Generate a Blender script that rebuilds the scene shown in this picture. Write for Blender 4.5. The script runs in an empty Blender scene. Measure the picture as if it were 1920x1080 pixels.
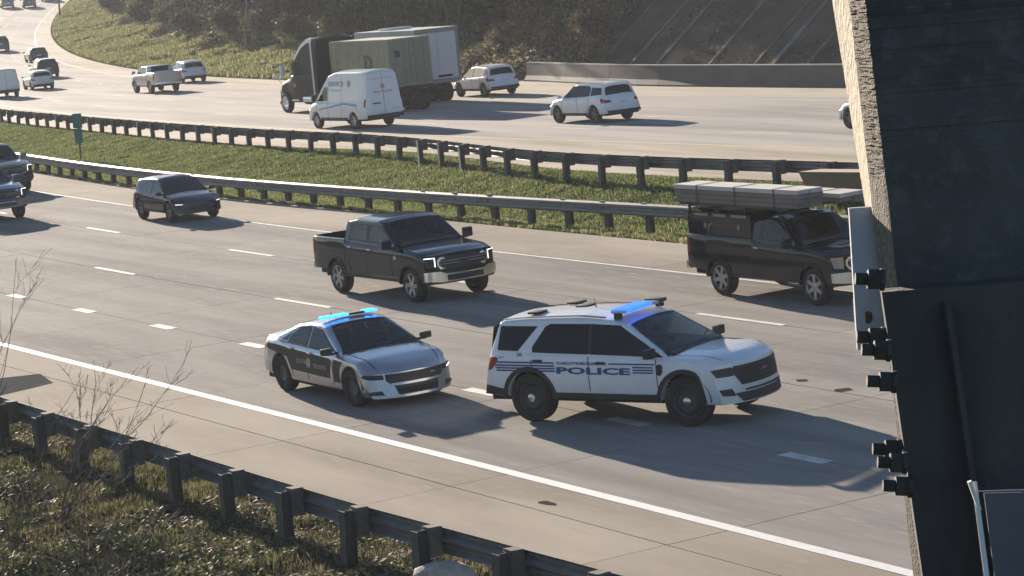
import bpy, bmesh, math, random
import numpy as np
from mathutils import Vector, Matrix
random.seed(7); rng = np.random.default_rng(7)
SC = bpy.context.scene
COL = SC.collection
R_ = math.radians

# ------------------------------------------------------------------ camera
FPX, HZ, ROLL = 5000.0, -100.0, R_(4.2)      # focal length in pixels of a 1920 wide frame
PITCH = math.atan((540 - HZ) / FPX)
CAMZ = 8.7
cd = bpy.data.cameras.new('camera'); cam = bpy.data.objects.new('camera', cd); COL.objects.link(cam)
cd.sensor_width = 36.0; cd.lens = 36.0 * FPX / 1920.0
cd.clip_start = 0.2; cd.clip_end = 6000
cp_, sp_ = math.cos(PITCH), math.sin(PITCH)
FW_ = np.array([0, cp_, -sp_]); R0 = np.array([1., 0, 0]); U0 = np.array([0, sp_, cp_])
RT_ = R0 * math.cos(ROLL) - U0 * math.sin(ROLL); UP_ = U0 * math.cos(ROLL) + R0 * math.sin(ROLL)
cam.matrix_world = Matrix(((RT_[0], UP_[0], -FW_[0], 0), (RT_[1], UP_[1], -FW_[1], 0), (RT_[2], UP_[2], -FW_[2], CAMZ), (0, 0, 0, 1)))
SC.camera = cam

# ------------------------------------------------------------------ daylight
SUN_EL, SUN_AZ = 13.8, 112.5                 # azimuth counter-clockwise from +X, pointing to the sun
W = bpy.data.worlds.new('World'); SC.world = W; W.use_nodes = True
wn = W.node_tree; wn.nodes.clear()
sky = wn.nodes.new('ShaderNodeTexSky'); sky.sky_type = 'NISHITA'; sky.sun_disc = False
sky.sun_elevation = R_(SUN_EL); sky.sun_rotation = R_(90 - SUN_AZ)
sky.altitude = 200; sky.air_density = 1.0; sky.dust_density = 0.4; sky.ozone_density = 3.0
bg = wn.nodes.new('ShaderNodeBackground'); bg.inputs[1].default_value = 0.055
wo = wn.nodes.new('ShaderNodeOutputWorld')
wn.links.new(sky.outputs[0], bg.inputs[0]); wn.links.new(bg.outputs[0], wo.inputs[0])
sl = bpy.data.lights.new('sun', 'SUN'); sl.energy = 5.0; sl.angle = R_(0.53); sl.color = (1.0, 0.87, 0.72)
sun = bpy.data.objects.new('sun', sl); COL.objects.link(sun)
sd = Vector((math.cos(R_(SUN_AZ)) * math.cos(R_(SUN_EL)), math.sin(R_(SUN_AZ)) * math.cos(R_(SUN_EL)), math.sin(R_(SUN_EL))))
sun.rotation_euler = sd.to_track_quat('Z', 'Y').to_euler(); sun.location = (0, 0, 60)
SC.view_settings.view_transform = 'Standard'; SC.view_settings.look = 'None'
SC.view_settings.gamma = 1.0; SC.view_settings.use_curve_mapping = False
SC.view_settings.exposure = 1.43
SC.render.engine = 'CYCLES'
SC.cycles.max_bounces = 6; SC.cycles.volume_bounces = 0
SC.cycles.caustics_reflective = False; SC.cycles.caustics_refractive = False
SC.cycles.use_denoising = True

# ------------------------------------------------------------------ measured ground
E_ = np.array([.5, -.8660254]); N_ = np.array([-.8660254, -.5])   # along the road (towards the lens), across it
def zN(x, y): return .0214 * x + .0064 * y
def zF(x, y): return .9 + .0216 * x + .0009 * y + 1.4e-4 * np.maximum(0, y - 190) ** 2
CAMP = np.array([0, 0, CAMZ])
def hit(u, v, z=zN, o=0.0):                 # survey helper: where a sight line meets a ground surface
    d = FW_ + RT_ * (u - 960) / FPX + UP_ * (540 - v) / FPX
    ts = np.arange(15, 900, .5); pts = CAMP + d * ts[:, None]
    g = pts[:, 2] - z(pts[:, 0], pts[:, 1]) - o
    i = int(np.argmax(g < 0)); a, b, ga, gb = ts[i-1], ts[i], g[i-1], g[i]
    return CAMP + d * (a + (b - a) * ga / (ga - gb))
def sq2xy(s, q): return np.multiply.outer(np.asarray(s, float), E_) + np.multiply.outer(np.asarray(q, float), N_)
def xy2sq(P): P = np.asarray(P)[..., :2]; return P @ E_, P @ N_
def gN(s): s = np.asarray(s, float); return -9e-4 * np.maximum(0, -62 - s) ** 2
def gF(s): s = np.asarray(s, float); return -9.3e-4 * np.maximum(0, -80 - s) ** 2
def tab(s, T): return np.interp(s, [t[0] for t in T], [t[1] for t in T])
def sm(x, T, r):
    x = np.asarray(x, float); return sum(tab(x + k * r, T) for k in (-1, -.66, -.33, 0, .33, .66, 1)) / 7.
qG1 = lambda s: -16.35 + 0 * np.asarray(s, float) - .035 * np.maximum(0, np.asarray(s, float) + 34)
qW = lambda s: -21.0 + gN(s); qA = lambda s: -24.55 + gN(s); qB = lambda s: -28.3 + gN(s)
qC = lambda s: -32.3 + gN(s); qD = lambda s: -35.9 + gN(s); qE2 = lambda s: -39.15 + gN(s) * .85
def qG2(s): return sm(s, [(-400, -142), (-300, -93), (-200, -57), (-150, -46.6), (-118.6, -41.9), (-102.7, -40.3), (-91.7, -39.7), (-84.8, -39.6), (-76, -39.8), (-68.7, -40.1), (-60.8, -40.7), (-40, -41.6), (60, -42)], 5)
def qG3(s): return sm(s, [(-400, -150), (-300, -102), (-200, -64.6), (-154, -54.4), (-134.9, -52.1), (-120.9, -50.5), (-105.5, -49.1), (-96.3, -48.7), (-90, -48.0), (-84.4, -47.0), (-79, -46.0), (-74.5, -45.6), (-68.8, -45.55), (-59.8, -45.9), (60, -46.5)], 2.5)
qY = lambda s: -53.95 + gF(s); qF1 = lambda s: -57.4 + gF(s); qF2 = lambda s: -61.5 + gF(s) * .98
qF3 = lambda s: -65.3 + gF(s) * .95; qFW = lambda s: -69.2 + gF(s) * .93; qE4 = lambda s: -72.6 + gF(s) * .9
def PG(s, q, zf, o=0.0):
    xy = sq2xy(s, q); x, y = xy[..., 0], xy[..., 1]
    return np.stack([x, y, zf(x, y) + o], -1)

# ------------------------------------------------------------------ object helpers
def meta(o, label=None, cat=None, group=None, kind=None):
    if label: o['label'] = label
    if cat: o['category'] = cat
    if group: o['group'] = group
    if kind: o['kind'] = kind
    return o
def link(name, me, parent=None):
    o = bpy.data.objects.new(name, me); COL.objects.link(o)
    if parent is not None: o.parent = parent
    return o
def empty(name, loc=(0, 0, 0)):
    o = bpy.data.objects.new(name, None); COL.objects.link(o); o.location = loc
    o.empty_display_size = .2
    return o
def copy_tree(o, parent=None):
    c = o.copy(); COL.objects.link(c); c.parent = parent
    for ch in list(o.children): copy_tree(ch, c)
    return c
class MB:
    """collects vertices and faces for one mesh"""
    def __init__(s): s.v = []; s.f = []; s.m = []; s.mi = 0
    def add(s, V, Fc):
        b = len(s.v); s.v += [tuple(map(float, p)) for p in V]; s.f += [tuple(b + i for i in f) for f in Fc]; s.m += [s.mi] * len(Fc); return s
    def box(s, x0, x1, y0, y1, z0, z1, bev=0.0, M=None):
        if bev <= 0:
            V = [(x, y, z) for x in (x0, x1) for y in (y0, y1) for z in (z0, z1)]
            Fc = [(0, 1, 3, 2), (4, 6, 7, 5), (0, 4, 5, 1), (2, 3, 7, 6), (0, 2, 6, 4), (1, 5, 7, 3)]
        else:
            bm = bmesh.new(); bmesh.ops.create_cube(bm, size=1)
            for v in bm.verts: v.co = Vector(((x0+x1)/2 + v.co.x*(x1-x0), (y0+y1)/2 + v.co.y*(y1-y0), (z0+z1)/2 + v.co.z*(z1-z0)))
            bmesh.ops.bevel(bm, geom=bm.edges[:], offset=bev, segments=2, affect='EDGES', profile=.6)
            bm.verts.ensure_lookup_table(); V = [tuple(v.co) for v in bm.verts]; Fc = [tuple(v.index for v in f.verts) for f in bm.faces]; bm.free()
        if M is not None: V = [tuple(M @ Vector(p)) for p in V]
        return s.add(V, Fc)
    def tube(s, pts, r, n=8, cap=True):
        pts = [Vector(p) for p in pts]; rr = r if hasattr(r, '__len__') else [r] * len(pts)
        rings = []; prev = None
        for i, p in enumerate(pts):
            t = (pts[min(i+1, len(pts)-1)] - pts[max(i-1, 0)]); t.normalize()
            a = prev - t * prev.dot(t) if prev is not None else t.orthogonal()
            if a.length < 1e-6: a = t.orthogonal()
            a.normalize(); prev = a; b = t.cross(a)
            rings.append([p + (a * math.cos(2*math.pi*k/n) + b * math.sin(2*math.pi*k/n)) * rr[i] for k in range(n)])
        V = [q for g in rings for q in g]; Fc = []
        for i in range(len(rings)-1):
            for k in range(n): Fc.append((i*n+k, i*n+(k+1) % n, (i+1)*n+(k+1) % n, (i+1)*n+k))
        if cap: Fc.append(tuple(range(n))[::-1]); Fc.append(tuple((len(rings)-1)*n+k for k in range(n)))
        return s.add(V, Fc)
    def grid(s, G, flip=False):             # G: (a,b,3)
        G = np.asarray(G); a, b = G.shape[:2]; V = G.reshape(-1, 3)
        Fc = []
        for i in range(a-1):
            for j in range(b-1):
                q = (i*b+j, (i+1)*b+j, (i+1)*b+j+1, i*b+j+1); Fc.append(q[::-1] if flip else q)
        return s.add(V, Fc)
    def lathe(s, prof, n=28, axis='y'):     # prof: (radius, offset along axis)
        V = []; Fc = []; m = len(prof)
        for k in range(n):
            c, t = math.cos(2*math.pi*k/n), math.sin(2*math.pi*k/n)
            for r, h in prof: V.append((r*c, h, r*t) if axis == 'y' else (r*c, r*t, h))
        for k in range(n):
            for i in range(m-1):
                k2 = (k+1) % n; Fc.append((k*m+i, k*m+i+1, k2*m+i+1, k2*m+i))
        return s.add(V, Fc)
    def build(s, name, mats, parent=None, smooth=None, fixn=True):
        me = bpy.data.meshes.new(name); me.from_pydata(s.v, [], s.f)
        mats = mats if isinstance(mats, (list, tuple)) else [mats]
        for m in mats: me.materials.append(m)
        if len(mats) > 1: me.polygons.foreach_set('material_index', s.m)
        if fixn or smooth:
            bm = bmesh.new(); bm.from_mesh(me); bmesh.ops.remove_doubles(bm, verts=bm.verts[:], dist=2e-4)
            if fixn: bmesh.ops.recalc_face_normals(bm, faces=bm.faces[:])
            bm.to_mesh(me); bm.free()
        me.update()
        if smooth:
            me.polygons.foreach_set('use_smooth', [True] * len(me.polygons)); me.set_sharp_from_angle(angle=R_(smooth))
        return link(name, me, parent)

# ------------------------------------------------------------------ materials
MATS = {}
def mat(name, col=(.5, .5, .5), rough=.6, metal=0.0, coat=0.0, emis=None, es=0.0, spec=.5):
    if name in MATS: return MATS[name]
    m = bpy.data.materials.new(name); m.use_nodes = True; b = m.node_tree.nodes['Principled BSDF']
    b.inputs['Base Color'].default_value = (*col, 1); b.inputs['Roughness'].default_value = rough
    b.inputs['Metallic'].default_value = metal; b.inputs['Coat Weight'].default_value = coat
    b.inputs['Coat Roughness'].default_value = .04; b.inputs['Specular IOR Level'].default_value = spec
    if emis: b.inputs['Emission Color'].default_value = (*emis, 1); b.inputs['Emission Strength'].default_value = es
    MATS[name] = m; return m
def nodes_of(m): nt = m.node_tree; return nt, nt.nodes, nt.links, nt.nodes['Principled BSDF']
def noisy(name, c1, c2, scale=3.0, rough=.8, detail=6, bump=0.0, bscale=None, rot=0.0, stretch=(1, 1, 1), metal=0.0, coat=0.0, lo=.35, hi=.65, c3=None, s3=.3, lo3=.5, hi3=.7, objvar=0.0, spec=.4, s4=None, c4=None):
    """procedural surface: two or three colours mixed by noise in world/object metres, plus relief"""
    if name in MATS: return MATS[name]
    m = mat(name, c1, rough, metal, coat, spec=spec); nt, nd, lk, b = nodes_of(m)
    tc = nd.new('ShaderNodeTexCoord'); mp = nd.new('ShaderNodeMapping')
    mp.inputs['Rotation'].default_value[2] = rot
    sc = nd.new('ShaderNodeVectorMath'); sc.operation = 'MULTIPLY'; sc.inputs[1].default_value = stretch
    lk.new(tc.outputs['Object'], mp.inputs[0]); lk.new(mp.outputs[0], sc.inputs[0])
    def layer(scale, lo, hi, det=detail):
        n = nd.new('ShaderNodeTexNoise'); n.inputs['Scale'].default_value = scale; n.inputs['Detail'].default_value = det; n.inputs['Roughness'].default_value = .62
        lk.new(sc.outputs[0], n.inputs['Vector'])
        r = nd.new('ShaderNodeMapRange'); r.inputs[1].default_value = lo; r.inputs[2].default_value = hi; lk.new(n.outputs['Fac'], r.inputs[0]); return r.outputs[0], n
    f1, _ = layer(scale, lo, hi)
    mx = nd.new('ShaderNodeMix'); mx.data_type = 'RGBA'; mx.inputs[6].default_value = (*c1, 1); mx.inputs[7].default_value = (*c2, 1); lk.new(f1, mx.inputs[0]); out = mx.outputs[2]
    if c3 is not None:
        f3, _ = layer(s3, lo3, hi3, 4)
        m3 = nd.new('ShaderNodeMix'); m3.data_type = 'RGBA'; m3.inputs[7].default_value = (*c3, 1); lk.new(f3, m3.inputs[0]); lk.new(out, m3.inputs[6]); out = m3.outputs[2]
    if c4 is not None:
        f4, _ = layer(s4, .52, .75, 5)
        m4 = nd.new('ShaderNodeMix'); m4.data_type = 'RGBA'; m4.inputs[7].default_value = (*c4, 1); lk.new(f4, m4.inputs[0]); lk.new(out, m4.inputs[6]); out = m4.outputs[2]
    if objvar:
        oi = nd.new('ShaderNodeObjectInfo'); hr = nd.new('ShaderNodeMapRange'); hr.inputs[3].default_value = 1 - objvar; hr.inputs[4].default_value = 1 + objvar
        lk.new(oi.outputs['Random'], hr.inputs[0]); vm = nd.new('ShaderNodeVectorMath'); vm.operation = 'SCALE'
        lk.new(out, vm.inputs[0]); lk.new(hr.outputs[0], vm.inputs['Scale']); out = vm.outputs[0]
    lk.new(out, b.inputs['Base Color'])
    if bump:
        nb = nd.new('ShaderNodeTexNoise'); nb.inputs['Scale'].default_value = bscale or scale * 6; nb.inputs['Detail'].default_value = 4; lk.new(tc.outputs['Object'], nb.inputs['Vector'])
        bp = nd.new('ShaderNodeBump'); bp.inputs['Strength'].default_value = bump; bp.inputs['Distance'].default_value = .03; lk.new(nb.outputs['Fac'], bp.inputs['Height']); lk.new(bp.outputs[0], b.inputs['Normal'])
    return m
ROADROT = R_(60)                             # turns world X onto the road direction
M_lane = noisy('lane_concrete', (.255, .233, .212), (.315, .288, .26), 1.3, .93, bump=.12, bscale=14, rot=ROADROT, stretch=(.13, 1, 1), c3=(.165, .156, .15), s3=.55, lo3=.45, hi3=.72, objvar=.06, spec=.03, s4=9, c4=(.35, .325, .30))
def wheel_tracks(m):                         # darker, oil stained wheel paths along each lane
    nt, nd, lk, b = nodes_of(m); src = b.inputs['Base Color'].links[0].from_socket
    tc = nd.new('ShaderNodeTexCoord'); mp = nd.new('ShaderNodeMapping'); mp.inputs['Rotation'].default_value[2] = ROADROT; lk.new(tc.outputs['Object'], mp.inputs[0]); sx = nd.new('ShaderNodeSeparateXYZ'); lk.new(mp.outputs[0], sx.inputs[0])
    a = nd.new('ShaderNodeMath'); a.operation = 'MULTIPLY_ADD'; a.inputs[1].default_value = 2 * math.pi / 1.85; a.inputs[2].default_value = -21.9 * 2 * math.pi / 1.85; lk.new(sx.outputs[1], a.inputs[0]); c = nd.new('ShaderNodeMath'); c.operation = 'COSINE'; lk.new(a.outputs[0], c.inputs[0])
    r = nd.new('ShaderNodeMapRange'); r.inputs[1].default_value = -.2; r.inputs[2].default_value = 1; lk.new(c.outputs[0], r.inputs[0])
    sv = nd.new('ShaderNodeVectorMath'); sv.operation = 'MULTIPLY'; sv.inputs[1].default_value = (.09, .6, 1); lk.new(mp.outputs[0], sv.inputs[0]); n = nd.new('ShaderNodeTexNoise'); n.inputs['Scale'].default_value = 1; n.inputs['Detail'].default_value = 8; lk.new(sv.outputs[0], n.inputs['Vector'])
    r2 = nd.new('ShaderNodeMapRange'); r2.inputs[1].default_value = .35; r2.inputs[2].default_value = .7; r2.inputs[4].default_value = .42; lk.new(n.outputs[0], r2.inputs[0]); k = nd.new('ShaderNodeMath'); k.operation = 'MULTIPLY'; lk.new(r.outputs[0], k.inputs[0]); lk.new(r2.outputs[0], k.inputs[1])
    x = nd.new('ShaderNodeMix'); x.data_type = 'RGBA'; x.inputs[7].default_value = (.13, .12, .112, 1); lk.new(k.outputs[0], x.inputs[0]); lk.new(src, x.inputs[6]); lk.new(x.outputs[2], b.inputs['Base Color'])
wheel_tracks(M_lane)
M_shoulder = noisy('shoulder_concrete', (.34, .295, .24), (.40, .35, .285), .9, .93, bump=.12, bscale=14, rot=ROADROT, stretch=(.3, 1, 1), c3=(.26, .225, .18), s3=.4, lo3=.42, hi3=.7, objvar=.05, spec=.03, s4=7, c4=(.36, .31, .26))
M_laneF = noisy('far_lane_concrete', (.335, .305, .275), (.43, .392, .353), .8, .9, bump=.08, bscale=10, rot=ROADROT + R_(6), stretch=(.07, 1, 1), c3=(.235, .225, .22), s3=.5, lo3=.45, hi3=.66, spec=.06)
M_shoulderF = noisy('far_shoulder_concrete', (.42, .365, .29), (.50, .44, .36), .7, .9, bump=.08, bscale=10, rot=ROADROT + R_(6), stretch=(.1, 1, 1), c3=(.30, .25, .19), s3=.5, lo3=.5, hi3=.7, spec=.05)
M_joint = noisy('joint_filler', (.055, .05, .045), (.085, .078, .07), 5, .95, spec=0)
M_asphalt = noisy('asphalt_patch', (.085, .084, .086), (.12, .118, .118), 6, .95, spec=0)
M_white = noisy('white_road_paint', (.74, .73, .70), (.60, .59, .56), 5, .6, lo=.5, hi=.8, c3=(.45, .44, .41), s3=12, lo3=.6, hi3=.75)
M_worn = noisy('worn_road_paint', (.62, .60, .56), (.42, .40, .37), 3, .8, lo=.4, hi=.7)
M_yellow = noisy('yellow_road_paint', (.74, .62, .38), (.6, .5, .32), 4, .6)
M_grass = noisy('grass_soil', (.045, .060, .018), (.062, .078, .026), 2.2, .95, bump=.6, bscale=9, c3=(.075, .06, .035), s3=.9, lo3=.52, hi3=.68, spec=0)
M_soil = noisy('leafy_soil', (.05, .042, .03), (.075, .064, .045), 3, .95, bump=.7, bscale=11, c3=(.045, .055, .022), s3=1.1, lo3=.45, hi3=.6, spec=0)
M_steel = noisy('galvanised_steel', (.17, .175, .18), (.23, .235, .235), 6, .6, metal=.35, bump=.05, c3=(.15, .15, .155), s3=1.7)
M_post = noisy('weathered_steel_post', (.075, .072, .07), (.11, .105, .10), 8, .7, metal=.3)
# ------------------------------------------------------------------ ground, roads, slopes
def qBar(s): return sm(s, [(-400, -77), (-130, -77), (-121, -75.2), (-113, -73.9), (-95, -72.8), (-60, -72.5), (60, -72.5)], 3)
def qEdgeFar(s):
    s = np.asarray(s, float); w = np.clip((s + 150) / 20, 0, 1); return qE4(s) * (1 - w) + (qBar(s) - .25) * w
def qE3(s): return qG3(s) - .35 - .95 * np.clip((np.asarray(s, float) + 108) / 15, 0, 1)
def vnoise(x, y, sc, seed=0):
    x = np.asarray(x, float) / sc + seed * 17.3; y = np.asarray(y, float) / sc + seed * 5.1
    i, j = np.floor(x), np.floor(y); fx, fy = x - i, y - j; fx = fx*fx*(3-2*fx); fy = fy*fy*(3-2*fy)
    h = lambda a, b: (np.sin(a * 127.1 + b * 311.7) * 43758.5453) % 1.0
    return (h(i, j)*(1-fx)*(1-fy) + h(i+1, j)*fx*(1-fy) + h(i, j+1)*(1-fx)*fy + h(i+1, j+1)*fx*fy) * 2 - 1
def terrain(x, y):
    """height of the natural ground anywhere"""
    x = np.asarray(x, float); y = np.asarray(y, float)
    s = x * E_[0] + y * E_[1]; q = x * N_[0] + y * N_[1]
    zn, zf = zN(x, y), zF(x, y)
    d1 = q - qG1(s)
    rough = .05 * vnoise(x, y, .9) + .04 * vnoise(x, y, .35, 2)
    ver = zn - .0 - sm(np.maximum(d1, 0), [(0, 0), (1.2, .10), (5, .75), (12, 2.1), (30, 2.6), (4000, 3)], .3) + rough * np.clip((d1 + 1.5) / .8, 0, 1)
    e2, e3 = qE2(s), qE3(s)
    t = np.clip((e2 - q) / np.maximum(e2 - e3, .5), 0, 1)
    w = sm(t, [(0, 0), (.3, .06), (.95, 1), (1, 1)], .04); dip = sm(t, [(0, 0), (.1, .05), (.32, .38), (.6, .3), (.95, 0), (1, 0)], .05)
    med = zn * (1 - w) + zf * w - dip - .02 + (rough * .5 + .035 * vnoise(s, q, .9, 3)) * np.clip(np.minimum(t, 1 - t) * 12, 0, 1)
    ef = qEdgeFar(s); d2 = ef - q
    wb = np.clip((s + 150) / 22, 0, 1); wb = wb * wb * (3 - 2 * wb)
    hillA = sm(np.maximum(d2, 0), [(0, 0), (8, .9), (20, 4.0), (50, 11), (160, 18), (5000, 26)], 1.5)
    hillB = sm(np.maximum(d2 - .75, 0), [(0, 0), (13.0, 10), (17, 10.6), (40, 12), (5000, 26)], .4)
    far = zf - .02 + hillA * (1 - wb) + hillB * wb + (rough * 2 + .25 * vnoise(x, y, 4, 5)) * np.clip(d2 / 3, 0, 1) * (1 - wb * .85)
    z = np.where(q > qG1(s) - 1.62, ver, np.where(q > e2, zn - .04, np.where(q > e3, med, np.where(q > ef, zf - .04, far))))
    return z
def sheet(name, sa, qs, zf, off, m, parent=None, kind=None, smooth=True):
    """strip of ground between lines; qs: list of arrays (one per longitudinal line)"""
    G = np.stack([PG(sa, q, zf, off) for q in qs], 1)
    me = MB().grid(G, flip=False); o = me.build(name, m, parent, smooth=60 if smooth else None)
    if kind: o['kind'] = kind
    return o
def lerpq(qa, qb, s, n): a, b = qa(s), qb(s); return [a + (b - a) * k / n for k in range(n + 1)]
zT0 = lambda x, y: terrain(x, y)
# one sheet to the horizon, below everything else
sg = np.concatenate([np.linspace(-2500, -620, 12), np.linspace(-600, 140, 120), np.linspace(170, 900, 6)])
qg = np.concatenate([np.linspace(900, 60, 8), np.linspace(50, -180, 60), np.linspace(-200, -2500, 14)])
SS, QQ = np.meshgrid(sg, qg, indexing='ij'); XY = SS[..., None] * E_ + QQ[..., None] * N_
def ground_low(x, y):
    s = x * E_[0] + y * E_[1]; q = x * N_[0] + y * N_[1]; yc = np.minimum(y, 420); return np.minimum(terrain(x * np.minimum(1, 420/np.maximum(abs(x), 420)), yc), 40) - .7 - .0006 * np.maximum(np.hypot(x, y) - 600, 0)
Gd = np.concatenate([XY, ground_low(XY[..., 0], XY[..., 1])[..., None]], -1)
o = MB().grid(Gd).build('ground', M_grass, smooth=60); o['kind'] = 'structure'

# near carriageway
near = empty('near_road'); near['kind'] = 'structure'
sN = np.arange(-420, 30.1, 2.0)
bed = sheet('road_base', sN, lerpq(lambda s: qG1(s) - 1.5, qE2, sN, 6), zN, -.03, M_joint, near)
JS = [-30.6 + 6.2 * k for k in range(-17, 7)]
rows = [(lambda s: qG1(s) - 1.5, lambda s: -19.85 + 0*s, M_shoulder), (lambda s: -19.85 + 0*s, lambda s: qW(s) - .05, M_shoulder), (lambda s: qW(s) - .05, qA, M_lane), (qA, qB, M_lane), (qB, qC, M_lane), (qC, lambda s: qD(s) - .12, M_lane), (lambda s: qD(s) - .12, qE2, M_shoulder)]
for ri, (qa, qb, m) in enumerate(rows):
    for a, b in zip(JS[:-1], JS[1:]):
        g = .011; s4 = np.linspace(a + g, b - g, 5); n = 3
        A, B = qa(s4) - g, qb(s4) + g
        if ri in (3, 4): A = A + 0
        h = random.uniform(-.002, .002)
        G = np.stack([PG(s4, A + (B - A) * k / n, zN, h) for k in range(n + 1)], 1)
        mb = MB(); mb.grid(G)
        rim = [G[i, 0] for i in range(5)] + [G[4, j] for j in range(1, n+1)] + [G[i, n] for i in range(3, -1, -1)] + [G[0, j] for j in range(n-1, 0, -1)]
        low = [p - np.array([0, 0, .06]) for p in rim]; k = len(rim)
        mb.add(rim + low, [(i, (i+1) % k, (i+1) % k + k, i + k) for i in range(k)])
        mb.build('concrete_slab', m, near, smooth=30)
s5 = np.arange(-420, JS[0] + .01, 3.0)
sheet('far_pavement', s5, lerpq(qW, qD, s5, 8), zN, 0, M_lane, near); sheet('far_shoulder', s5, lerpq(qD, qE2, s5, 2), zN, 0, M_shoulder, near); sheet('far_outer_shoulder', s5, lerpq(lambda s: qG1(s) - 1.5, qW, s5, 2), zN, 0, M_shoulder, near)
s6 = np.arange(JS[-1], 31, 2.0)
sheet('near_pavement', s6, lerpq(qW, qD, s6, 8), zN, 0, M_lane, near); sheet('near_shoulder', s6, lerpq(qD, qE2, s6, 2), zN, 0, M_shoulder, near); sheet('near_outer_shoulder', s6, lerpq(lambda s: qG1(s) - 1.5, qW, s6, 2), zN, 0, M_shoulder, near)
def stripe(name, qf, s0, s1, w, m, zf, parent, off=.006, step=1.0):
    s = np.linspace(s0, s1, max(2, int(abs(s1 - s0) / step) + 1))
    o = sheet(name, s, [qf(s) + w/2, qf(s) - w/2], zf, off, m, parent); return o
stripe('edge_line', qW, -420, 25, .22, M_white, zN, near)
stripe('yellow_edge_line', qD, -420, 25, .13, M_worn, zN, near)
for k in range(-9, 12):
    s0 = -54.8 + 5.15 * k; stripe('lane_dot', lambda s: qA(s) + .03, s0, s0 + 1.15, .27, M_worn, zN, near)
for k in range(-9, 5): s0 = -61.0 + 12.55 * k; stripe('lane_dash', qB, s0, s0 + 3.1, .16, M_worn, zN, near)
for k in range(-9, 5): s0 = -60.4 + 12.45 * k; stripe('lane_dash', qC, s0, s0 + 3.2, .16, M_worn, zN, near)
# dark asphalt drain patch on the shoulder, small pavement scars
def patch(name, px, zf, m, parent, off=.004):
    P = [hit(u, v, zf) + np.array([0, 0, off]) for u, v in px]; mb = MB(); c = np.mean(P, 0)
    mb.add(P + [c], [(i, len(P), (i+1) % len(P)) for i in range(len(P))]); return mb.build(name, m, parent, fixn=False)
patch('asphalt_patch', [(-60, 716), (75, 701), (100, 718), (60, 728), (0, 742), (-60, 752)], zN, M_asphalt, near)
for px in ([(1008, 941), (1024, 939), (1042, 944), (1044, 948), (1026, 947), (1010, 944)], [(1565, 730), (1592, 727), (1600, 731), (1580, 735), (1563, 734)], [(1490, 712), (1512, 711), (1516, 715), (1496, 716)], [(900, 545), (925, 544), (930, 548), (905, 548)]):
    patch('pavement_scar', px, zN, M_joint, near)

# far carriageway
far = empty('far_road'); far['kind'] = 'structure'
sF = np.arange(-560, 40.1, 2.5)
sheet('inner_shoulder', sF, lerpq(lambda s: qE3(s) + .05, lambda s: qY(s), sF, 3), zF, 0, M_shoulderF, far)
sheet('lane_pavement', sF, lerpq(qY, qFW, sF, 8), zF, 0, M_laneF, far)
sheet('outer_shoulder', sF, lerpq(qFW, qEdgeFar, sF, 3), zF, 0, M_shoulderF, far)
stripe('yellow_edge_line', qY, -560, 35, .16, M_yellow, zF, far, step=2.5)
stripe('edge_line', qFW, -560, 35, .13, M_worn, zF, far, step=2.5)
for k in range(-30, 8):
    s0 = -135.8 + 13.45 * k
    stripe('lane_dash', qF1, s0, s0 + 3.6, .13, M_worn, zF, far); s1 = -147.4 + 13.2 * k
    stripe('lane_dash', qF2, s1, s1 + 3.6, .13, M_worn, zF, far)
for k in range(-44, 20): s0 = -195 + 4.9 * k; stripe('lane_dot', qF3, s0, s0 + 1.6, .13, M_worn, zF, far)

# natural ground: verge, median, far slopes
def land(name, S, Q, m):
    x = S * E_[0] + Q * N_[0]; y = S * E_[1] + Q * N_[1]
    o = MB().grid(np.stack([x, y, terrain(x, y)], -1)).build(name, m, smooth=70); o['kind'] = 'structure'; return o
s = np.concatenate([np.arange(-300, -62, 2.0), np.arange(-62, -18, .3), np.arange(-18, 30, 1.5)])
off = np.concatenate([[-1.75], np.arange(-1.5, 10, .3), np.arange(10, 45, 2.0)])
land('verge', np.repeat(s[:, None], len(off), 1), qG1(s)[:, None] + off[None], M_soil)
s = np.concatenate([np.arange(-500, -170, 3.0), np.arange(-170, -40, .6), np.arange(-40, 40, 2.0)])
t = np.linspace(0, 1, 40)
a, b = qE2(s), qE3(s) + .03
land('median', np.repeat(s[:, None], 40, 1), a[:, None] + (b - a)[:, None] * t[None], M_grass)
s = np.concatenate([np.arange(-560, -135, 3.0)]); off = np.concatenate([np.arange(0, 12, .6), np.arange(12, 60, 3.0), np.arange(60, 260, 15.)])
land('wooded_slope', np.repeat(s[:, None], len(off), 1), qEdgeFar(s)[:, None] - off[None], noisy('far_grass_soil', (.075, .08, .03), (.105, .10, .042), 1.2, .95, bump=.5, bscale=3, c3=(.10, .08, .05), s3=.25, spec=0))
M_bank = noisy('bare_embankment', (.10, .078, .060), (.14, .112, .088), 1.0, .95, bump=.7, bscale=3, c3=(.06, .055, .05), s3=.35, stretch=(.5, 1, 1), rot=ROADROT, spec=0)
s = np.arange(-138, 40, 1.5); off = np.concatenate([np.arange(0, 18, .6), np.arange(18, 90, 6.0)])
land('embankment', np.repeat(s[:, None], len(off), 1), qEdgeFar(s)[:, None] - off[None], M_bank)
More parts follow.
